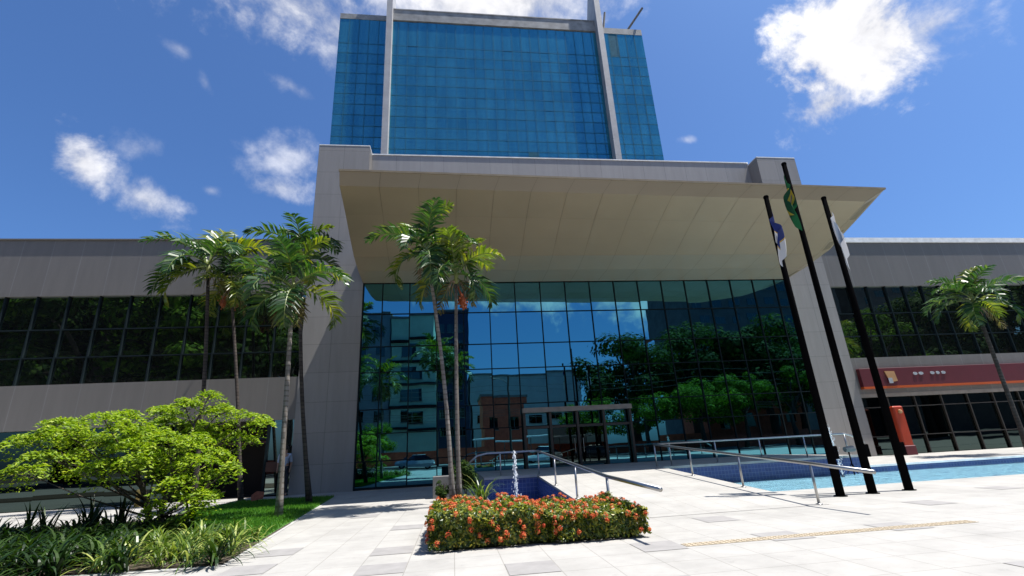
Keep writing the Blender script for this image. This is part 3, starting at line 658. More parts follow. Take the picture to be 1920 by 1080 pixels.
def palm(base, top, label, seed, L=1.7, n=13, r0_=.085, fruit=0, yellow=.15, dead=1, trunk='trunkp', bend=.0, azs=None):
    rnd = random.Random(seed); t = thing('palm_tree', base, label, 'palm tree', 'slender palms in front of the building')
    b, tp = Vector(base), Vector(top)
    pts = []; rad = []
    for i in range(13):
        s = i/12; pp = b.lerp(tp, s); pp.x += bend*math.sin(PI*s); pts.append(pp); rad.append(r0_*(1.5-.5*min(1, s*6) if s < .17 else 1-.25*s))
    tr = MB(); tr.tube(pts, rad, 10); tr.build('trunk', M[trunk], t, True)
    cs = MB(); dirv = (pts[-1]-pts[-2]).normalized(); cs.tube([tp-dirv*.05, tp+dirv*.25*L/1.7, tp+dirv*.5*L/1.7], [r0_*.95, r0_*1.05, r0_*.5], 10); cs.build('crownshaft', M['shaft'], t, True)
    lf, rc = MB(), MB(); o = tp+dirv*.42*L/1.7
    for i in range(n):
        az = (azs[i] if azs and i < len(azs) else i*2.399+rnd.uniform(-.3, .3)); lv = i/(n-1)
        e0 = math.radians(82-92*lv+rnd.uniform(-8, 8)); LL = L*(.8+.35*math.sin(PI*(.2+.6*lv)))*rnd.uniform(.92, 1.08)
        m = 1 if rnd.random() < yellow or i == 0 else 0
        frond(lf, rc, o+Vector((rnd.uniform(-.03,.03), rnd.uniform(-.03,.03), -.12*lv)), az, e0, LL, math.radians(66+62*lv*rnd.uniform(.6, 1.2)), rnd, .078*L/1.7, 27, m)
    for i in range(dead):
        frond(lf, rc, o-Vector((0,0,.2)), rnd.uniform(0, 6.28), math.radians(-40), L*.8, math.radians(45), rnd, .035, 22, 2, .1)
    cr = lf.build('crown', [M['palm'], M['palmy'], M['palmdry']], t); rc.build('frond_stems', M['rachis'], cr)
    fb = MB()
    for i in range(7):
        a = rnd.uniform(0, 6.28); st = tp-Vector((0,0,.02)); pts2 = [st, st+Vector((math.cos(a)*.16, math.sin(a)*.16, .05)), st+Vector((math.cos(a)*.28, math.sin(a)*.28, -.22)), st+Vector((math.cos(a)*.3, math.sin(a)*.3, -.45))]
        fb.tube(pts2, [.02,.018,.012,.006], 5)
    fb.build('flower_stalks', M['fibre'], t)
    if fruit:
        for k in range(fruit):
            fr = MB()
            a = .6+k*PI; c = tp+Vector((math.cos(a)*.22, math.sin(a)*.22-.05, -.55))
            fr.tube([tp+Vector((0,0,-.02)), c+Vector((0,0,.12)), c-Vector((0,0,.15))], [.015,.05,.04], 6); fr.ball((c.x,c.y,c.z), .085,.085,.19, 8, 6)
            for j in range(46):
                fr.ball((c.x+rnd.gauss(0,.055), c.y+rnd.gauss(0,.055), c.z+rnd.gauss(0,.11)), .032,.032,.04, 6, 4)
            fr.build('fruit_cluster', M['fruit'], t)
    return t
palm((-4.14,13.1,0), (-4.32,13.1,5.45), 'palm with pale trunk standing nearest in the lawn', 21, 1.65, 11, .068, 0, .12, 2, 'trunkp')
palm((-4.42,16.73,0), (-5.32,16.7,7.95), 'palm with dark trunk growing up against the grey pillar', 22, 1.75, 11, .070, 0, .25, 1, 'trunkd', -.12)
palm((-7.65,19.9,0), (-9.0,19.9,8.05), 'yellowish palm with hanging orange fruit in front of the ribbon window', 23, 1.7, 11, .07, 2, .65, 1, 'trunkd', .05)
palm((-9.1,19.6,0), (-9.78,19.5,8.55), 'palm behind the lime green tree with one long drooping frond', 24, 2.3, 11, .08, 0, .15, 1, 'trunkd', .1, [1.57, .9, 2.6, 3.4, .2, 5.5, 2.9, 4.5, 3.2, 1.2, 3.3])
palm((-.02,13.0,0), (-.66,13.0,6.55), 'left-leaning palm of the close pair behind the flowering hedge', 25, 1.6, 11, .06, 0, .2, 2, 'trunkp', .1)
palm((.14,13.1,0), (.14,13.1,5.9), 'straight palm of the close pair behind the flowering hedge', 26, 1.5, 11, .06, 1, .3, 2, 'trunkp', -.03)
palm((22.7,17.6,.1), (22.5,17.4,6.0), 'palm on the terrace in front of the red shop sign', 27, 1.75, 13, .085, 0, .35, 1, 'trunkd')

# ------------------------------------------------------------------ leaf clouds
def leaf(mb, c, nrm, s, rnd, asp=.5, m=0):
    n = Vector(nrm).normalized(); a = n.cross(Vector((rnd.gauss(0,1), rnd.gauss(0,1), rnd.gauss(0,1))))
    if a.length < 1e-3: a = Vector((1,0,0))
    a.normalize(); b = n.cross(a); c = Vector(c); l = s*rnd.uniform(.7, 1.25); w = l*asp
    k = len(mb.v)
    mb.v += [tuple(c-a*l*.5), tuple(c+b*w*.5-n*l*.06), tuple(c+a*l*.5), tuple(c-b*w*.5-n*l*.06)]
    mb.f.append((k, k+1, k+2, k+3)); mb.m.append(m)
# lime tree
PADS = [(-5.21,11.21,2.77,.29),(-5.02,11.46,2.46,.47),(-4.43,11.57,2.25,.5),(-4.95,11.88,1.92,.5),(-5.8,11.45,2.61,.49),(-6.43,11.84,2.52,.45),(-6.42,9.96,2.24,.44),(-6.6,10.88,2.35,.43),(-7.04,11.88,2.17,.53),(-5.97,11.26,2.23,.45),(-5.61,11.79,2.16,.45),(-5.33,10.14,1.83,.52),(-5.14,10.89,1.81,.46),(-6.0,10.42,1.77,.43),(-6.98,11.04,1.83,.49),(-7.31,11.11,1.98,.49),(-5.58,9.93,1.5,.39),(-6.31,10.36,1.43,.45),(-6.73,10.49,1.36,.4),(-6.35,11.82,1.41,.46),(-5.05,11.51,1.1,.34),(-4.17,10.24,1.25,.26),(-5.83,11.57,1.39,.45),(-4.81,10.19,1.43,.4),(-5.77,11.2,.89,.34),(-4.65,10.17,.8,.41),(-4.85,9.9,1.08,.35),(-5.44,10.35,.66,.26),(-4.69,10.51,.6,.26),(-5.35,11.3,2.02,.45),(-5.9,10.7,2.0,.45),(-6.5,11.2,1.95,.45),(-7.5,10.6,2.1,.45),(-6.56,11.92,1.68,.47),(-4.8,11.03,1.56,.33),(-8.03,11.32,2.3,.5),(-7.46,10.33,1.64,.45),(-8.57,11.35,2.01,.49),(-9.05,11.93,1.4,.45),(-7.89,11.78,1.66,.45)]
t = thing('lime_tree', (-5.8,11,0), 'bright lime green tree with layered branches by the strap-leaved bed', 'tree')
rnd = random.Random(4); lf = MB(); br = MB()
tb = Vector((-5.75,11.0,0)); stems = [[tb+Vector((-.1,.1,0)), Vector((-6.0,11.1,.6)), Vector((-6.35,11.1,1.3)), Vector((-6.6,11.2,2.0))], [tb+Vector((.1,-.05,0)), Vector((-5.65,10.95,.6)), Vector((-5.5,11.0,1.3)), Vector((-5.4,11.2,2.2))]]
for st in stems: br.tube(st, [.07,.055,.04,.02], 8)
for x, y, z, w in PADS:
    st = stems[0] if x < -5.9 else stems[1]; zz0 = max(.45, z-.5-.25*abs(x-tb.x)); s = min(.98, zz0/2.2); i = min(2, int(s*3)); a = st[i].lerp(st[i+1], s*3-i)
    e = Vector((x, y, z-.04)); mid = a.lerp(e, .5)+Vector((0,0,-.06)); br.tube([a, mid, e], [.022,.014,.006], 5)
    for j in range(5):
        e2 = e+Vector((rnd.gauss(0,w*.5), rnd.gauss(0,w*.5), rnd.uniform(-.02,.06))); br.tube([mid.lerp(e,.6), e2], [.007,.003], 4)
    w *= .96; nl = int(690*(w/.45)**2)
    subs = [(rnd.gauss(0,w*.46), rnd.gauss(0,w*.44), rnd.uniform(-.05,.06), rnd.uniform(.10,.20)) for _ in range(16)]
    for j in range(nl):
        sx, sy, sz, sr = rnd.choice(subs); rr_ = sr*math.sqrt(rnd.random()); a_ = rnd.uniform(0, 6.28)
        px, py = x+sx+rr_*math.cos(a_), y+sy+rr_*math.sin(a_); pz = z+sz+.05*(1-(rr_/sr)**2)-.05*rnd.random()**2-.14*((px-x)**2+(py-y)**2)/w**2
        leaf(lf, (px,py,pz), (rnd.gauss(0,.38)+.5*math.cos(a_)*rr_/sr, rnd.gauss(0,.38)+.5*math.sin(a_)*rr_/sr, 1), .088, rnd, .42)
    for j in range(nl//6):                            # leaves on the twigs below each spray
        a_ = rnd.uniform(0, 6.28); rr_ = w*.8*math.sqrt(rnd.random())
        leaf(lf, (x+rr_*math.cos(a_), y+rr_*math.sin(a_), max(.3, z-.08-.38*rnd.random())), (rnd.gauss(0,.8), rnd.gauss(0,.8), 1), .08, rnd, .45)
br.build('trunk', M['bark'], t, True); lf.build('crown', M['lime'], t)

# hedges
def hedge(x0, x1, y0, y1, h0, h1, label, seed, nf, step=None):
    rnd = random.Random(seed); t = thing('flowering_hedge', ((x0+x1)/2,(y0+y1)/2,0), label, 'hedge', 'clipped flowering hedges round the basin')
    hh = lambda x: h0+(h1-h0)*(x-x0)/(x1-x0)+.03*math.sin(x*7+seed)+.02*math.sin(x*17)
    core = MB(); core.box(x0+.16, x1-.16, y0+.16, y1-.16, 0, min(h0, h1)-.17); core.build('twigs', M['hedgecore'], t)
    lf, fl_ = MB(), MB(); areaT = (x1-x0)*(y1-y0); areaF = (x1-x0)*max(h0,h1); areaS = (y1-y0)*max(h0,h1); tot = areaT+2*areaF+2*areaS
    def surf():
        r = rnd.random()*tot; u, v = rnd.random(), rnd.random(); 
        if r < areaT: x = x0+u*(x1-x0); return Vector((x, y0+v*(y1-y0), hh(x))), Vector((0,0,1))
        r -= areaT
        if r < 2*areaF: x = x0+u*(x1-x0); return Vector((x, y0 if r < areaF*1.4 else y1, v*hh(x))), Vector((0,-1 if r < areaF*1.4 else 1,0))
        xx = x0 if rnd.random() < .5 else x1; return Vector((xx, y0+u*(y1-y0), v*hh(xx))), Vector((-1 if xx == x0 else 1,0,0))
    lump = [(surf(), rnd.uniform(-.07,.07), rnd.uniform(.07,.18)) for _ in range(90)]
    for k in range(int(tot*2900)):
        P, n = surf(); dpt = .0
        for (c, _), a, w in lump:
            d2 = (c-P).length_squared
            if d2 < w*w*4: dpt += a*math.exp(-d2/(w*w))
        P = P+n*(dpt-.015-.08*rnd.random()**1.6)
        if P.z < .03+.05*rnd.random(): continue
        leaf(lf, P, n*1.0+Vector((rnd.gauss(0,.55), rnd.gauss(0,.55), .5+rnd.gauss(0,.4))), .062, rnd, .48)
    for k in range(nf):
        P, n = surf(); dpt = 0
        if P.z < .08: continue
        for (c, _), a, w in lump:
            d2 = (c-P).length_squared
            if d2 < w*w*4: dpt += a*math.exp(-d2/(w*w))
        P = P+n*(dpt+.012); rad = rnd.uniform(.024,.056)
        for j in range(40):
            v = Vector((rnd.gauss(0,1), rnd.gauss(0,1), rnd.gauss(0,1))); v.normalize(); v = (v+n*.6+Vector((0,0,.25))).normalized()
            leaf(fl_, P+v*rad*rnd.uniform(.6,1.1), v, .022, rnd, .8)
    cr = lf.build('foliage', M['hedge'], t); fl_.build('blossoms', M['blossom'], t)
    return t
hedge(-.34, 1.40, 7.22, 9.4, .49, .42, 'front flowering hedge at its higher end by the lit paving, thick with coral blossoms', 1, 215)
hedge(1.43, 2.72, 7.16, 9.3, .385, .35, 'lower flowering hedge at the foot of the ramp handrail', 2, 120)

# strap-leaved plants
def strap_mesh(seed, n, L, spread, w, fold=.0):
    rnd = random.Random(seed); mb = MB()
    for k in range(n):
        az = rnd.uniform(0, 6.28); e = math.radians(rnd.uniform(88-spread, 88)); l = L*rnd.uniform(.65, 1.1); p_ = Vector((rnd.gauss(0,.04), rnd.gauss(0,.04), 0))
        h = Vector((math.cos(az), math.sin(az), 0)); sd = Vector((-h.y, h.x, 0)); drop = math.radians(rnd.uniform(75, 150))*(1 if spread > 25 else .45)
        b = len(mb.v); ns = 7
        for i in range(ns+1):
            s_ = i/ns; ww = w*(.55+1.1*s_ if s_ < .4 else 1.0*(1-((s_-.4)/.6)**2)+.03)*.5
            mb.v += [tuple(p_-sd*ww), tuple(p_+sd*ww)]
            d = h*math.cos(e-drop*s_**1.6)+Vector((0,0,1))*math.sin(e-drop*s_**1.6); p_ = p_+d*(l/ns)
        for i in range(ns): mb.f.append((b+2*i, b+2*i+1, b+2*i+3, b+2*i+2)); mb.m.append(0)
    return mb
protoD = [strap_mesh(50+i, 34, .62, 62, .036) for i in range(3)]; protoV = [strap_mesh(60+i, 32, .56, 62, .026) for i in range(3)]; protoT = [strap_mesh(70+i, 14, .8, 14, .045) for i in range(2)]
def plant_set(protos, mat, spots, name, label, cat, group):
    first = []
    for mb in protos:
        o = mb.build(name, mat); tag(o, label, cat, group); first.append(o)
    for i, (x, y) in enumerate(spots):
        k = i % len(first)
        o = first[k] if i < len(first) else first[k].copy()
        if i >= len(first): COL.objects.link(o)
        o.location = (x, y, .02); o.rotation_euler = (0, 0, R.uniform(0, 6.28)); sc_ = R.uniform(.8, 1.15); o.scale = (sc_, sc_, sc_)
bx = lambda y: -3.05-.1*(y-7.6)
sd, sv = [], []
y = 7.66
while y < 11.6:
    x = bx(y)-.18
    while x > -10.2:
        px_, py_ = x+R.uniform(-.12,.12), y+R.uniform(-.12,.12)
        if px_ > -5.2 and py_ > 9.5+.25*(px_+3)*-1: x -= .36; continue
        (sv if (px_ > -5.0 and R.random() < .85) else sd).append((px_, py_)); x -= .36
    y += .38
plant_set(protoD, M['strap'], sd, 'strap_leaf_plant', 'dark green arching strap-leaved plant in the planted bed', 'plant', 'dark strap-leaved plants in the bed')
plant_set(protoV, M['strapv'], sv, 'variegated_plant', 'pale variegated strap-leaved plant near the paving side of the bed', 'plant', 'pale variegated plants in the bed')
plant_set(protoT, M['strap'], [(-6.6,11.4),(-7.2,11.5),(-6.9,10.9),(-5.4,11.6),(-7.9,11.3),(-8.4,11.6)], 'upright_strap_plant', 'upright dark sword-leaved plant below the lime green tree', 'plant', 'upright sword-leaved plants')
# bed soil, kerb, lawn
q = MB(); q.loft([[(bx(7.6),7.6,-.02),(bx(11.8),11.8,-.02),(-7.0,14.7,-.02),(-30,15,-.02),(-30,8.0,-.02),(-5,7.75,-.02)],[(bx(7.6),7.6,.03),(bx(11.8),11.8,.03),(-7.0,14.7,.03),(-30,12.2,.03),(-30,8.0,.03),(-5,7.75,.03)]], 0); struct(q.build('planting_bed', M['earth']))
q = MB(); lawnp = [(bx(9.3)-.02,9.3),(bx(18.9),18.9),(-7.5,19.4),(-7.5,15.2),(-6.6,11.9),(-5.3,10.0)]
q.loft([[(x,y,-.02) for x,y in lawnp],[(x,y,.035) for x,y in lawnp]], 0); struct(q.build('lawn', M['lawn']))
q = MB(); kp = [(-30,7.88),(-5,7.63),(bx(7.48)+.0,7.48),(bx(18.95),18.95)]
for a, b in zip(kp, kp[1:]):
    d = Vector((b[0]-a[0], b[1]-a[1], 0)).normalized(); n_ = Vector((-d.y, d.x, 0))*.06; a3, b3 = Vector((*a,0)), Vector((*b,0))
    q.loft([[a3-n_, a3+n_, a3+n_+Vector((0,0,.012)), a3-n_+Vector((0,0,.012))],[b3-n_, b3+n_, b3+n_+Vector((0,0,.012)), b3-n_+Vector((0,0,.012))]], 0)
struct(q.build('kerb', M['kerb']))
def inside(x, y, poly):
    c = False
    for (x0_, y0_), (x1_, y1_) in zip(poly, poly[1:]+poly[:1]):
        if (y0_ > y) != (y1_ > y) and x < (x1_-x0_)*(y-y0_)/(y1_-y0_)+x0_: c = not c
    return c
gb = MB()
while len(gb.f) < 22000:
    x, y = R.uniform(-7.6,-3), R.uniform(9.3,19.4)
    if not inside(x, y, lawnp): continue
    a = R.uniform(0, 6.28); w = .012; h = R.uniform(.03,.085); l = R.uniform(-.03,.03)
    gb.tri((x-w*math.cos(a),y-w*math.sin(a),.034),(x+w*math.cos(a),y+w*math.sin(a),.034),(x+l,y+l*.6,.034+h))
o = gb.build('grass', M['grassb']); tag(o, 'short green grass on the lawn below the palms', 'grass', None, 'stuff')
# bed between basin and planter
q = MB(); q.box(-.42, .93, 9.5, 15.9, -.02, .02); struct(q.build('basin_bed', M['earth']))
q = MB(); q.bbox(-.62, .10, 15.6, 16.1, 0, .62, .015); q.box(-.55, .03, 15.68, 16.02, .60, .615, 1)
tag(q.build('planter_box', [M['concrete'], M['earth']]), 'grey concrete planter box at the end of the podium', 'planter')
def shrub(loc, rx, rz, n, seed, label, mat='tree1', s=.09):
    rnd = random.Random(seed); t = thing('leafy_shrub', loc, label, 'shrub', 'dark shrubs beside the planter'); lf = MB(); st = MB()
    for j in range(7):
        a = rnd.uniform(0,6.28); st.tube([loc, (loc[0]+math.cos(a)*rx*.5, loc[1]+math.sin(a)*rx*.5, loc[2]+rz)], [.015,.005], 5)
    cl = [(rnd.gauss(0,rx*.45), rnd.gauss(0,rx*.45), rnd.uniform(.3,1)*rz) for _ in range(12)]
    for j in range(n):
        c = rnd.choice(cl); v = Vector((rnd.gauss(0,1), rnd.gauss(0,1), rnd.gauss(0,1))).normalized()
        leaf(lf, (loc[0]+c[0]+v.x*rx*.35, loc[1]+c[1]+v.y*rx*.35, max(.03, loc[2]+c[2]+v.z*rz*.25)), v+Vector((0,0,.7)), s, rnd)
    lf.build('foliage', M[mat], t); st.build('stem', M['bark'], t)
shrub((.35,15.0,.02), .34, .85, 1500, 81, 'dark shrub behind the palm pair and beside the concrete planter')
shrub((-.3,14.6,.02), .22, .45, 700, 82, 'small dark shrub in front of the concrete planter')
sp_ = strap_mesh(90, 44, .95, 26, .03); o = sp_.build('spiky_plant', M['strapv']); o.location = (.62,11.9,.02); tag(o, 'spiky yellow green plant between the palm pair and the fountain', 'plant')

# ------------------------------------------------------------------ fountain jets
N = NT('water_spray'); b = N.n('ShaderNodeBsdfPrincipled'); b.inputs['Base Color'].default_value = (.9,.93,.96,1); b.inputs['Roughness'].default_value = .15
tr = N.n('ShaderNodeBsdfTransparent'); m_ = N.n('ShaderNodeMixShader'); m_.inputs[0].default_value = .45; N.l(tr.outputs[0], m_.inputs[1]); N.l(b.outputs[0], m_.inputs[2]); N.l(m_.outputs[0], N.out.inputs[0]); M['spray'] = N.mat
def jet(x, y, z0, h, label, seed, n=520, w=.09, lean=(0,0)):
    rnd = random.Random(seed); t = thing('fountain_jet', (x,y,z0), label, 'fountain jet', 'fountain jets'); q = MB()
    q.tube([(x,y,z0),(x+lean[0]*.5,y+lean[1]*.5,z0+h*.6),(x+lean[0],y+lean[1],z0+h*.97)], [.012,.014,.008], 6)
    for k in range(n):
        s = rnd.random()**.7; fall = rnd.random(); r_ = rnd.gauss(0, w*(.25+.5*(1-s)+.3*fall)); a = rnd.uniform(0,6.28)
        c = (x+lean[0]*s+r_*math.cos(a), y+lean[1]*s+r_*math.sin(a), z0+h*s*(1-.1*rnd.random())); d = rnd.uniform(.004,.014); q.ball(c, d, d, d*rnd.uniform(1,2.4), 5, 3)
    q.build('water_column', M['spray'], t, True)
    q = MB(); q.lathe((x,y,z0-.1), [(.05,0),(.05,.06),(.025,.1)], 10); q.build('nozzle', M['black'], t)
jet(1.42,11.8,-.05,1.30, 'white fountain jet rising behind the hedge against the blue basin wall', 5, 480, .055)
jet(12.6,15.4,-.08,1.62, 'thin splashing fountain jet in front of the pillar by the pool wall', 6, 420, .10, (-.12,0))
# pool spotlight on stand
t = thing('pool_spotlight', (13.45,15.9,-.4), 'small spotlight on a stand in front of the blue pool wall', 'spotlight')
q = MB(); q.tube([(13.45,15.9,-.46),(13.45,15.9,.62)], .022, 8)
for a in (.4,2.5,4.6): q.tube([(13.45,15.9,.25),(13.45+.2*math.cos(a),15.9+.2*math.sin(a),-.1)], .012, 6)
q.build('stand', M['black'], t)
q = MB(); q.tube([(13.28,15.85,.68),(13.62,15.85,.70)], [.085,.10], 12); q.build('lamp_head', M['concrete'], t)

# ------------------------------------------------------------------ small things at the left door
t = thing('yellow_bollard', (-11.3,20.2,0), 'short yellow bollard beyond the lime green tree', 'bollard')
q = MB(); q.lathe((-11.3,20.2,0), [(.07,0),(.07,.55),(.05,.6),(.01,.61)], 14); q.build('post', M['yellow'], t, True)
q = MB(); q.lathe((-11.3,20.2,0), [(.12,0),(.12,.02),(.08,.03)], 14); q.build('base_plate', M['yellow'], t, True)
t = thing('stake_sign', (-6.4,18,.03), 'small reddish board on a thin stake at the shaded lawn end', 'sign')
q = MB(); q.loft([[(-6.60,18,.10),(-6.24,18,.16),(-6.22,18,.36),(-6.45,18,.40),(-6.62,18,.28)],[(-6.60,18.03,.10),(-6.24,18.03,.16),(-6.22,18.03,.36),(-6.45,18.03,.40),(-6.62,18.03,.28)]], 0); q.build('board', pmat('faded_red_board', (.30,.085,.05), .7, 0, .4, 12), t)
q = MB(); q.tube([(-6.42,18.04,.03),(-6.42,18.04,.38)], .012, 6); q.build('stake', M['black'], t)

# ------------------------------------------------------------------ person by the door
def person(base, label, s=1.08):
    t = thing('person', base, label, 'person')
    J = {'hip':(0,0,.95),'spine':(0,.0,1.15),'chest':(0,.0,1.36),'neck':(0,.01,1.50),'head':(0,0,1.62),'top':(0,.0,1.74),
         'lh':(-.10,0,.92),'lk':(-.11,-.03,.50),'la':(-.11,.02,.09),'lt':(-.12,-.14,.03),'rh':(.10,0,.92),'rk':(.115,-.02,.50),'ra':(.13,.03,.09),'rt':(.15,-.13,.03),
         'ls':(-.18,0,1.42),'le':(-.23,.02,1.14),'lw':(-.22,-.06,.90),'lf':(-.215,-.09,.80),'rs':(.18,0,1.42),'re':(.23,.03,1.14),'rw':(.22,-.05,.90),'rf':(.215,-.08,.80)}
    rad = {'hip':.135,'spine':.125,'chest':.14,'neck':.055,'head':.085,'top':.06,'lh':.085,'lk':.06,'la':.042,'lt':.035,'rh':.085,'rk':.06,'ra':.042,'rt':.035,'ls':.065,'le':.045,'lw':.032,'lf':.028,'rs':.065,'re':.045,'rw':.032,'rf':.028}
    E_ = [('hip','spine'),('spine','chest'),('chest','neck'),('neck','head'),('head','top'),('hip','lh'),('lh','lk'),('lk','la'),('la','lt'),('hip','rh'),('rh','rk'),('rk','ra'),('ra','rt'),('chest','ls'),('ls','le'),('le','lw'),('lw','lf'),('chest','rs'),('rs','re'),('re','rw'),('rw','rf')]
    ks = list(J); ix = {k:i for i,k in enumerate(ks)}
    def skin(name, keys, edges, mat, grow=0.):
        kk = [k for k in ks if k in keys]; ii = {k:i for i,k in enumerate(kk)}
        me = bpy.data.meshes.new(name); me.from_pydata([tuple(c*s for c in J[k]) for k in kk], [(ii[a],ii[b]) for a,b in edges], []); me.materials.append(mat)
        o = bpy.data.objects.new(name, me); COL.objects.link(o); o.parent = t
        md = o.modifiers.new('Skin','SKIN'); md.use_smooth_shade = True
        for k in kk: v = me.skin_vertices[0].data[ii[k]]; v.radius = ((rad[k]+grow)*s,(rad[k]*.85+grow)*s); v.use_root = (k == kk[0])
        sb = o.modifiers.new('Sub','SUBSURF'); sb.levels = 1; sb.render_levels = 2
        return o
    skin('body', set(ks), E_, pmat('skin', (.30,.17,.11), .6))
    skin('shirt', {'hip','spine','chest','ls','le','rs','re'}, [e for e in E_ if set(e) <= {'hip','spine','chest','ls','le','rs','re'}], pmat('pale_blue_shirt', (.30,.36,.46), .8), .018)
    skin('trousers', {'hip','lh','lk','la','rh','rk','ra'}, [e for e in E_ if set(e) <= {'hip','lh','lk','la','rh','rk','ra'}], pmat('dark_trousers', (.015,.017,.024), .8), .016)
    h = MB(); bx_ = base
    h.ball((base[0],base[1]+.015*s,base[2]+1.675*s), .098*s,.105*s,.10*s, 14, 8); h.build('hair', pmat('dark_hair', (.015,.011,.009), .7), t, True)
    return t
person((-6.73,21.42,0), 'person in pale blue shirt and dark trousers standing at the doorway')

# ------------------------------------------------------------------ street side behind the camera (seen mirrored in the glass)
def block(name, x0, x1, y0, y1, h, mat, label, windows=(), extra=None):
    t = thing(name, ((x0+x1)/2, y1, 0), label, 'building')
    q = MB(); q.box(x0, x1, y0, y1, -.3, h); q.build('wall', mat, t)
    q = MB(); q.box(x0-.15, x1+.15, y0-.15, y1+.15, h, h+.35); q.build('roof', M['concrete'], t)
    me = {}
    for (wx, wz, ww, wh) in windows:
        k = (ww, wh)
        if k not in me:
            q = MB(); q.box(-ww/2, ww/2, -.02, .06, 0, wh, 0); q.box(-ww/2-.08, ww/2+.08, -.02, .12, -.12, -.02, 1); q.box(-.03, .03, .06, .08, 0, wh, 1)
            o = q.build('window', [M['sglass'], M['concrete']]); me[k] = o
        else: o = me[k].copy(); COL.objects.link(o)
        o.parent = t; o.location = (wx-(x0+x1)/2, 0, wz)
    return t
MG = pmat('pale_green_wall', (.36,.50,.40), .85, 0, .1, .6); MBl = pmat('grey_blue_wall', (.20,.24,.28), .85, 0, .1, .6)
MDB = pmat('dark_blue_cladding', (.010,.018,.06), .5, 0, .15, .5); MRD = pmat('red_brick_wall', (.55,.10,.05), .9, 0, .2, 2); MH = pmat('pale_hall_wall', (.36,.41,.42), .8, 0, .1, .5); MAP = pmat('grey_apartment_wall', (.11,.11,.112), .9, 0, .2, .7)
block('apartment_block', -22, -9.4, -44, -30.4, 22.5, MBl, 'grey blue apartment block across the street', [(-20+3*i, 3+3.2*j, 1.4, 1.4) for i in range(4) for j in range(6)])
gt = block('apartment_block', -9.2, -2.6, -42, -30, 21.6, MG, 'pale green apartment block with dark louvred windows across the street', [(-6.2, z, 3.0, 1.7) for z in (5.6, 8.9, 12.2, 15.5)])
for z in (4.6, 7.9, 11.2, 14.5, 17.8):
    q = MB(); q.box(-9.2, -2.6, -29.98, -29.5, z, z+.35); q.build('balcony_slab', M['mullion'], gt)
block('blue_tower', -3.2, 3.4, -62, -50, 28.3, MDB, 'dark blue narrow tower behind the pale green block', [(-1.8+1.8*i, 4+3.3*j, 1.2, 1.6) for i in range(3) for j in range(7)])
block('long_hall', 3.9, 25, -66, -50, 15.2, MH, 'long pale hall with a flat roof across the street', [(6+3.5*i, 6.5, 2.4, 1.4) for i in range(5)])
block('red_house', 4.6, 11.2, -38, -30, 9.0, MRD, 'low red brick house across the street', [(6.2,4.6,1.3,1.5),(9.3,4.6,1.3,1.5)])
block('apartment_tower', 50, 86, -70, -50, 48, MAP, 'tall grey apartment tower beyond the street trees', [(53+4.0*i, 8+3.4*j, 2.2, 1.5) for i in range(8) for j in range(11)])
block('red_house', 42, 60, -44, -34, 11, MRD, 'red brick building behind the street trees', [(45+4*i, 3, 1.6, 1.8) for i in range(4)])
block('apartment_tower', 92, 130, -75, -52, 58, MAP, 'second grey apartment tower farther along the street', [(96+4.0*i, 8+3.4*j, 2.2, 1.5) for i in range(8) for j in range(11)])
q = MB(); q.box(-30, 60, -24.4, -24.1, 0, 1.6); q.box(-30, 60, -24.45, -24.05, 1.6, 1.7)
tag(q.build('boundary_wall', MRD), 'low red brick boundary wall along the far pavement', 'wall')
def tree_proto(seed, h, cr, mat, n, ls):
    rnd = random.Random(seed); tr, lf = MB(), MB()
    tr.tube([(0,0,-.1),(rnd.uniform(-.2,.2),.1,h*.25),(rnd.uniform(-.4,.4),.1,h*.5),(0,0,h*.75)], [cr*.075,cr*.06,cr*.045,.05], 8)
    cl = []
    for k in range(26):
        a = rnd.uniform(0,6.28); rr_ = cr*math.sqrt(rnd.random())*.85; z = h*(.42+.5*rnd.random()*(1-.45*(rr_/cr)**2)); c = Vector((rr_*math.cos(a), rr_*math.sin(a), z)); cl.append((c, cr*rnd.uniform(.2,.36)))
        if k < 12: tr.tube([(0,0,h*.35+.2*k/12*h), c*.6+Vector((0,0,h*.18)), c], [cr*.03,cr*.02,.02], 5)
    for k in range(n):
        c, w = rnd.choice(cl); v = Vector((rnd.gauss(0,1), rnd.gauss(0,1), rnd.gauss(0,1))).normalized(); P = c+Vector((v.x,v.y,v.z*.7))*w*rnd.uniform(.6,1.05)
        leaf(lf, P, v+Vector((0,0,.5)), ls, rnd, .6)
    return tr, lf, mat
protos = {'a': tree_proto(1, 16, 7.5, 'tree1', 9000, .55), 'b': tree_proto(2, 8, 4.6, 'tree2', 8000, .30), 'c': tree_proto(3, 17, 7, 'tree2', 9000, .5), 'd': tree_proto(5, 17, 7, 'tree1', 9000, .5)}
made = {}
def street_tree(k, x, y, s, label, rot=0.):
    if k not in made:
        tr, lf, mat = protos[k]; t = thing('street_tree', (0,0,0), label, 'tree', 'trees along the street')
        tr.build('trunk', M['bark'], t, True); lf.build('crown', M[mat], t); t.location = (x,y,-.05); t.scale = (s,s,s); t.rotation_euler = (0,0,rot); made[k] = t
    else:
        t = copy_thing(made[k], (x,y,-.05), label, rot); t.scale = (s,s,s)
    return t
lt = 'tall dark street tree mirrored in the right half of the glass front'; ll_ = 'low bright green street tree mirrored above the entrance doors'; lw_ = 'leafy street tree mirrored in the ribbon window of the wing'
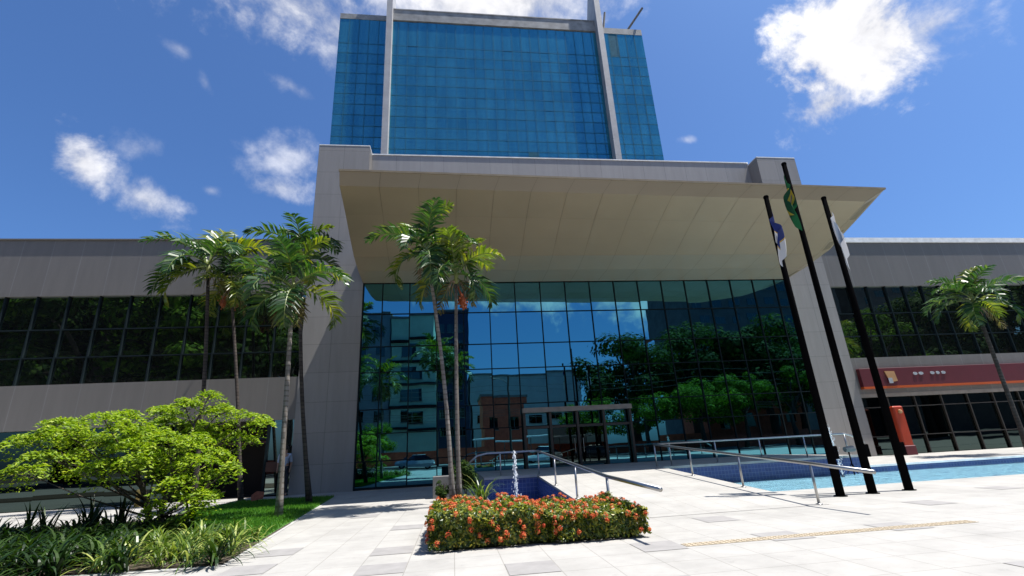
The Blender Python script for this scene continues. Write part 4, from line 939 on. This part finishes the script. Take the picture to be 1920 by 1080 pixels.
for i, (k, x, y, s, lb) in enumerate([('a',27,-27,1.15,lt),('a',38,-30,1.3,lt),('a',48,-27,1.25,lt),('a',57,-31,1.3,lt),
    ('b',18.5,-19.5,.95,ll_),('b',25.5,-19.5,1.0,ll_),('b',33,-19,1.15,ll_),('c',39.5,-20,.62,ll_),('c',47,-20,.66,ll_),
    ('d',-20,-20,1.2,lw_),('c',-31,-21,1.5,lw_),('d',-43,-20,1.6,lw_),('c',-55,-21,1.7,lw_),('d',-66,-21,1.7,lw_),('a',-26,-27,1.7,lw_),('a',-38,-28,1.8,lw_),('a',-50,-28,1.9,lw_),('a',-72,-30,1.9,lw_),
    ('b',-9.5,-20,.7,'small bright street tree in front of the pale green block'),('c',60,-19,1.1,lw_),('a',74,-24,1.5,lw_),('d',68,-20,1.1,lw_),('d',86,-20,1.5,lw_)]):
    street_tree(k, x, y, s, lb, i*1.7)
palm((-1.8,-14.5,0), (-1.9,-14.5,12.2), 'tall palm across the street in front of the pale green block', 31, 2.6, 13, .13, 0, .15, 1, 'trunkd')
palm((-11.0,-14.2,0), (-11.2,-14.2,10.4), 'tall palm across the street before the grey blue block', 32, 2.4, 12, .13, 0, .15, 1, 'trunkd')
# bus shelter, street lamp, cars
t = thing('bus_shelter', (8,-19,0), 'long bus shelter with a thin white roof across the street', 'bus shelter')
q = MB(); q.bbox(2.5, 17.5, -20.4, -18.4, 2.5, 2.66, .02); q.build('roof', M['white'], t)
for x in (3,6.5,10,13.5,17):
    q = MB(); q.tube([(x,-20,0),(x,-20,2.5)], .05, 8); q.build('post', M['concrete'], t)
t = thing('street_lamp', (7.2,-18,0), 'wooden utility pole carrying a street lamp and wires', 'street lamp')
q = MB(); q.tube([(7.2,-18,-.1),(7.2,-18,10.4)], [.17,.11], 10); q.build('pole', M['bark'], t)
q = MB(); q.tube([(7.2,-18,9.4),(6.4,-17.6,10.0),(5.6,-17.2,10.05)], .035, 6); q.build('arm', M['concrete'], t)
q = MB(); q.ball((5.3,-17.1,10.02), .38,.15,.10); q.build('lamp_head', M['concrete'], t, True)
for k, z in enumerate((10.2, 9.2, 8.6, 6.3, 6.0, 5.6)):
    q = MB(); q.tube([(7.2+26*u/8*1.0, -18, z-.55*math.sin(PI*((u+8)/8 % 1))) for u in range(-16, 17)], .014, 4); q.build('wire', M['asphalt'], t)
def car(loc, col, label):
    t = thing('parked_car', loc, label, 'car', 'cars parked across the street'); x, y, z = loc
    q = MB(); sec = [(-2.05,.45,.62),(-1.95,.3,.78),(-1.0,.24,.86),(-.45,.24,.90),(1.35,.24,.92),(1.95,.28,.86),(2.08,.42,.62)]
    q.loft([[(x+a,y-.82,z+b),(x+a,y+.82,z+b),(x+a,y+.84,z+(b+c)/2),(x+a,y+.76,z+c),(x+a,y-.76,z+c),(x+a,y-.84,z+(b+c)/2)] for a,b,c in sec], 0); q.build('body', col, t, False)
    q = MB(); q.loft([[(x-.95,y-.72,z+.86),(x+1.7,y-.72,z+.90),(x+1.7,y+.72,z+.90),(x-.95,y+.72,z+.86)],[(x-.3,y-.58,z+1.40),(x+1.05,y-.58,z+1.42),(x+1.05,y+.58,z+1.42),(x-.3,y+.58,z+1.40)]], 0); q.build('windows', M['sglass'], t)
    q = MB(); q.bbox(x-.32,x+1.07,y-.6,y+.6,z+1.40,z+1.46,.03); q.build('roof', col, t)
    for a in (-1.3,1.3):
        for b in (-.80,.62):
            q = MB(); q.tube([(x+a,y+b,z+.31),(x+a,y+b+.18,z+.31)], .31, 16); w = q.build('wheel', M['black'], t)
            q = MB(); q.tube([(x+a,y+b-.01,z+.31),(x+a,y+b+.19,z+.31)], .18, 12); q.build('rim', M['steel'], w)
car((10.5,-15.5,-.14), pmat('white_car_paint', (.7,.7,.7), .25), 'white car parked across the street by the bus shelter')
car((-4.5,-15.6,-.14), pmat('silver_car_paint', (.42,.44,.46), .25, .3), 'silver car parked across the street by the green block')
car((16.2,-15.5,-.14), pmat('dark_car_paint', (.04,.05,.07), .25), 'dark car parked across the street under the bright trees')

for o in bpy.data.objects:
    if '_w' in o: del o['_w']
